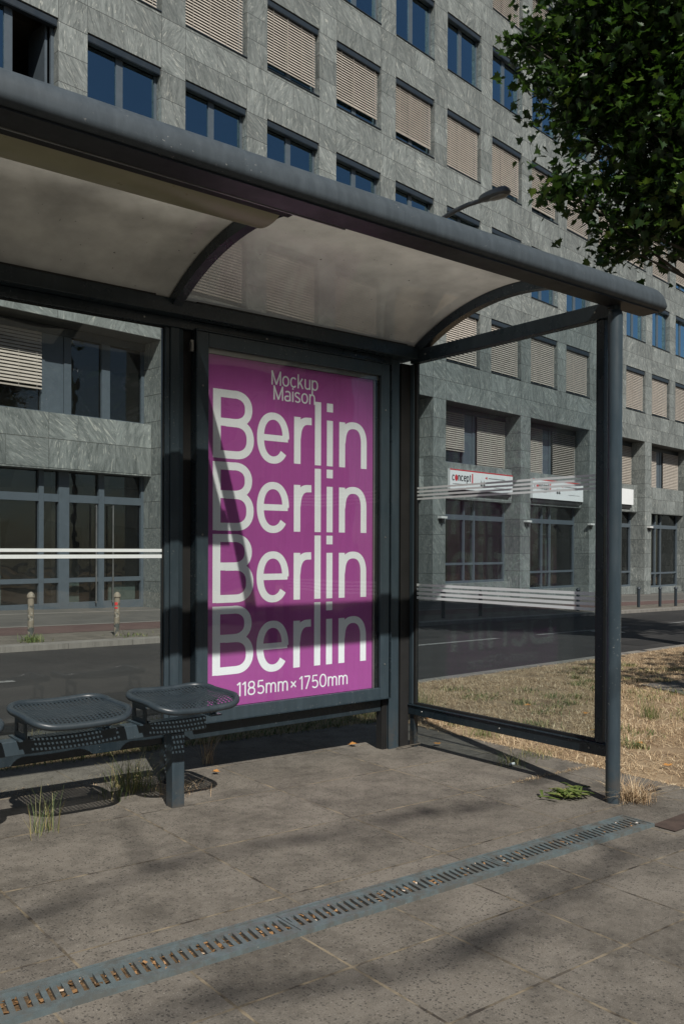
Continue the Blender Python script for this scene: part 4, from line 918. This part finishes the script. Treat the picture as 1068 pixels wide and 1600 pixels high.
for k in range(20):
    for z in (1.0, 4.2, 7.4, 10.2): mb.box(-28 + k * 3.1, -26.6 + k * 3.1, -33.99, -33.9, z, z + 1.6)
mb.build('window_rows', 'dark_frame', bb)

# ------------------------------------------------------------------ grass, weeds, litter
def blades(n, region, h, w, mat, name, lean=1.2, seed=1, parent=None, org=(0, 0, 0), hfun=None):
    rng = np.random.default_rng(seed); pts = region(rng, n); n = len(pts); x, y = pts[:, 0], pts[:, 1]; z = .078 - .0235 * x
    H = rng.uniform(.35, 1.2, n) * h; 
    if hfun is not None: H *= hfun(x, y)
    az = rng.uniform(0, 2 * pi, n); ln = rng.uniform(.3, lean, n); wd = w * rng.uniform(.6, 1.3, n)
    dx, dy = np.cos(az), np.sin(az); px_, py_ = -dy, dx
    def P(t, ws): 
        hh = H * (t - .35 * ln / 1.6 * t * t); r = H * ln * t * t
        return np.stack([x + dx * r + px_ * wd * ws, y + dy * r + py_ * wd * ws, z + np.maximum(hh, .004 * t)], 1)
    V = np.stack([P(0, -1), P(0, 1), P(.5, .85), P(1.0, .15), P(1.0, -.15), P(.5, -.85)], 1).reshape(-1, 3) - np.array(org)
    F = np.arange(n * 6).reshape(n, 6); return np_mesh(name, V, np.concatenate([F[:, [0, 1, 2, 5]], F[:, [5, 2, 3, 4]]]), mat, parent)
def verge_region(rng, n):
    p = rng.uniform((4.43, 2.38), (14.5, 8.2), (n, 2)); m_ = np.sin(p[:, 0] * 3.1 + 1.3 * np.sin(p[:, 1] * 2.3)) * np.sin(p[:, 1] * 4.3 + 1.1 * np.sin(p[:, 0] * 5.1)) + .5 * np.sin(p[:, 0] * 11 + p[:, 1] * 7) ; p = p[rng.uniform(-.9, 1.0, len(p)) < m_ + .35]; d = np.hypot(p[:, 0], p[:, 1]); t = -p[:, 0] * sin(TH) + p[:, 1] * cos(TH)
    keep = (t < KT - .01) & (rng.uniform(0, 1, len(p)) < np.clip(1.35 - (d - 5) * .09, .15, 1)); return p[keep]
g = blades(270000, verge_region, .042, .0015, 'straw', 'dry_grass', 4.5, 2); tag(g, 'short sunburnt straw-coloured grass covering the verge', 'grass', kind='stuff')
def patchy(rng, n):
    cs = rng.uniform((4.6, 2.6), (11, 6.3), (75, 2)); i = rng.integers(0, 75, n); p = cs[i] + rng.normal(0, 1, (n, 2)) * rng.uniform(.03, .12, 75)[i][:, None]
    t = -p[:, 0] * sin(TH) + p[:, 1] * cos(TH); return p[(t < KT) & (p[:, 0] > 4.45) & (p[:, 1] > 2.4)]
g = blades(9000, patchy, .05, .003, 'grassgreen', 'green_grass', 1.6, 3); tag(g, 'sparse green patches in the dry verge grass', 'grass', kind='stuff')
def back_region(rng, n):
    p = rng.uniform((-.5, 4.9), (4.6, 6.2), (n, 2)); t = -p[:, 0] * sin(TH) + p[:, 1] * cos(TH); return p[(t < KT)]
g = blades(16000, back_region, .06, .0024, 'grassgreen', 'verge_grass', 2.0, 4); tag(g, 'rough mixed grass along the strip behind the shelter', 'grass', kind='stuff')
def crack_region(rng, n):
    a = rng.uniform(0, 1, (n, 2)); p = np.stack([4.42 + rng.normal(0, .02, n), 2.4 + a[:, 1] * 2.5], 1); q = np.stack([3.7 + a[:, 0] * .9, 3.15 + rng.normal(0, .012, n)], 1); r = np.stack([.2 + a[:, 0] * 1.9, 4.42 + rng.normal(0, .05, n)], 1)
    return np.concatenate([p[: n // 2], q[: n // 5], r[: n // 3]])
g = blades(3200, crack_region, .022, .0016, 'straw', 'joint_grass', 2.2, 6); tag(g, 'dry wisps growing in the joints of the paving', 'grass', kind='stuff')
def tuft(x, y, n, h, spread, mat, label, seed, name='grass_tuft', lean=.9, w=.0013, group=None):
    n = int(n * .7); reg = lambda rng, m_: np.stack([x + rng.normal(0, spread, m_), y + rng.normal(0, spread, m_)], 1)
    o = blades(n, reg, h, w, mat, name, lean, seed, None, (x, y, gz(x))); o.location = (x, y, gz(x)); tag(o, label, 'weed', group); return o
tuft(3.95, 2.56, 620, .13, .045, 'straw', 'golden dry grass tuft hugging the foot of the front shelter post', 21, lean=1.9)
tuft(1.33, 3.73, 70, .24, .03, 'grassgreen', 'tall thin half dried grass stems beneath the left visible seat', 22, lean=.7)
tuft(1.08, 3.95, 60, .2, .04, 'grassgreen', 'small grass clump at the picture edge under the bench beam', 23, lean=.7)
tuft(1.95, 4.16, 260, .22, .055, 'grassgreen', 'dense yellow green grass clump behind the bench leg', 24, lean=.9)
tuft(1.80, 4.05, 60, .16, .04, 'grassgreen', 'sparse grass clump between the two front seats', 25, lean=.6)
tuft(2.12, 4.02, 240, .07, .07, 'straw', 'flattened straw heap in the seat shadow', 26, lean=2.2)
tuft(2.55, 4.45, 60, .28, .02, 'straw', 'lone tall straw stalks under the poster case', 27, lean=.8)
tuft(4.02, 3.45, 150, .08, .05, 'grassgreen', 'small green tuft at the meeting of the two rail shadows', 28, lean=1.2)
tuft(4.32, 3.52, 170, .07, .06, 'grassgreen', 'low green tuft beside the pavement edge beyond the side rail', 29, lean=1.6)
tuft(4.55, 4.15, 170, .09, .05, 'weed', 'fresh green tuft on the paving joint behind the side rail', 30, lean=1.4)
tuft(5.0, 5.25, 150, .2, .09, 'weed', 'flowering green weed by the kerb behind the side glass', 31, lean=.8)
tuft(6.25, 3.9, 180, .17, .05, 'weed', 'bright green tuft just right of the front shelter post', 32, lean=.8)
tuft(4.10, 11.9, 200, .13, .09, 'weed', 'bushy green weed at the foot of the far weathered bollard', 33, w=.006)
tuft(5.7, 12.2, 120, .07, .2, 'weed', 'low weeds on the setts by the stickered bollard', 34, w=.005)
tuft(7.5, 12.5, 120, .06, .3, 'weed', 'flat weeds on the far kerb strip beside the poster case', 35, w=.005)
# dandelion rosette
V = []; F = []; rn = random.Random(4); cx, cy = 3.70, 2.80; k = 0
for _ in range(64):
    a = rn.uniform(0, 2 * pi); L = rn.uniform(.05, .11); w = rn.uniform(.006, .012); bx, by = rn.gauss(0, .05), rn.gauss(0, .03); el = rn.uniform(.15, .9)
    P = []; d = (cos(a), sin(a)); q = (-d[1], d[0])
    for t, ws in ((0, .25), (.3, .8), (.42, .5), (.6, 1.0), (.8, .8), (1, 0)):
        r = L * t; z = L * el * (t - t * t * .75) + .01; P.append(((bx + d[0] * r, by + d[1] * r, z), w * ws))
    Lf = [(p[0] + q[0] * ws, p[1] + q[1] * ws, p[2] + .004) for p, ws in P]; Rt = [(p[0] - q[0] * ws, p[1] - q[1] * ws, p[2] + .004) for p, ws in P]; mid = [p for p, _ in P]
    o = len(V); V += Lf + mid + Rt
    for i in range(5): F.append((o + i, o + i + 1, o + 7 + i, o + 6 + i)); F.append((o + 6 + i, o + 7 + i, o + 13 + i, o + 12 + i))
dd = np_mesh('dandelion', np.array(V), np.array(F), 'weed'); dd.location = (cx, cy, gz(cx)); tag(dd, 'leafy green dandelion rosette lying by the front shelter post', 'weed')
# fallen leaves
LP = [(5.9, 4.25, 'on the dry grass just beyond the front post'), (5.2, 3.35, 'lying low on the verge right of the front post'), (5.35, 3.75, 'between two others on the verge near the post'), (4.75, 2.85, 'at the pavement edge right of the post'), (5.8, 4.75, 'pale, half way up the verge left of the post'), (4.6, 4.75, 'yellow, just under the side bottom rail'), (4.75, 4.3, 'against the grass edge under the middle of the side rail'), (2.45, 4.22, 'pale, beside the bench end shadow'), (3.58, 4.35, 'rusty, at the foot of the corner post'), (4.02, 4.05, 'dark curled, on the paving inside the side rail'), (7.3, 5.0, 'far up the verge near the road')]
for i, (x, y, d) in enumerate(LP):
    rn = random.Random(50 + i); s_ = rn.uniform(.05, .075); a = rn.uniform(0, 6.28); V = [(s_ * (px_ * cos(a) - py_ * sin(a)), s_ * (px_ * sin(a) + py_ * cos(a)), .012 + .5 * s_ * (px_ * px_) + rn.uniform(0, .004)) for px_, py_ in ML]
    o = np_mesh('fallen_leaf', np.array(V), np.concatenate([np.arange(20)[None, :]]), 'orange_leaf'); o.location = (x, y, gz(x)); tag(o, 'small dry orange leaf ' + d, 'leaf', 'fallen leaves around the shelter')
mb = MB(); x, y = 4.17, 2.60
mb.tube([(x - .05, y + .02, gz(x) + .012), (x, y, gz(x) + .02), (x + .05, y - .03, gz(x) + .012)], [.006, .022, .004], 8, flat=.5); o = mb.build('plastic_scrap', 'rubber'); tag(o, 'crumpled black plastic scrap lying on the paving right of the front post', 'litter')
mb = MB(); mb.tube([(3.99, 3.42, gz(4) + .008), (4.02, 3.41, gz(4) + .012)], .008, 6); o = mb.build('paper_scrap', 'white'); tag(o, 'tiny white paper scrap in the shadow of the side rail', 'litter')
mb = MB(); mb.tube([(3.73, 4.13, gz(3.7) + .006), (3.80, 4.11, gz(3.7) + .014), (3.88, 4.13, gz(3.7) + .008), (3.93, 4.12, gz(3.7) + .01)], .004, 6); o = mb.build('twig', 'bark'); tag(o, 'thin brown twig lying against the foot of the corner post', 'twig')

# ------------------------------------------------------------------ sky, sun, camera
w = bpy.data.worlds.new('World'); sc.world = w; w.use_nodes = True; nt = w.node_tree; bg = nt.nodes['Background']
sky = nt.nodes.new('ShaderNodeTexSky'); sky.sky_type = 'NISHITA'; sky.sun_disc = False; sky.sun_elevation = radians(46.3); sky.sun_rotation = radians(198.3); sky.air_density = 1.0; sky.dust_density = .6; sky.ozone_density = 1.5
nt.links.new(sky.outputs[0], bg.inputs[0]); bg.inputs[1].default_value = .05
sun = bpy.data.lights.new('sun', 'SUN'); sun.energy = 4.8; sun.angle = radians(.53); sun.color = (1, .955, .885)
so = bpy.data.objects.new('sun', sun); COL.objects.link(so); so.rotation_euler = Vector((.34, 1.0, -1.1)).to_track_quat('-Z', 'Y').to_euler()
cam = bpy.data.cameras.new('camera'); co = bpy.data.objects.new('camera', cam); COL.objects.link(co); sc.camera = co
yaw, pitch, roll = .6787, -.0046, .0039
f = Vector((sin(yaw) * cos(pitch), cos(yaw) * cos(pitch), sin(pitch))); r = Vector((cos(yaw), -sin(yaw), 0)); u = r.cross(f)
r2 = r * cos(roll) + u * sin(roll); u2 = -r * sin(roll) + u * cos(roll)
mt = Matrix(((r2.x, u2.x, -f.x, 0), (r2.y, u2.y, -f.y, 0), (r2.z, u2.z, -f.z, 1.28), (0, 0, 0, 1))); co.matrix_world = mt
cam.sensor_fit = 'HORIZONTAL'; cam.sensor_width = 36; cam.lens = 1366.19 / 1068 * 36; cam.shift_x = -9.9 / 1068; cam.shift_y = 63.0 / 1068; cam.clip_end = 1000; cam.clip_start = .02
sc.view_settings.view_transform = 'Standard'; sc.view_settings.look = 'None'; sc.view_settings.exposure = .1; sc.view_settings.gamma = 1
sc.render.engine = 'CYCLES'; sc.cycles.max_bounces = 10; sc.cycles.transparent_max_bounces = 24; sc.cycles.use_denoising = True
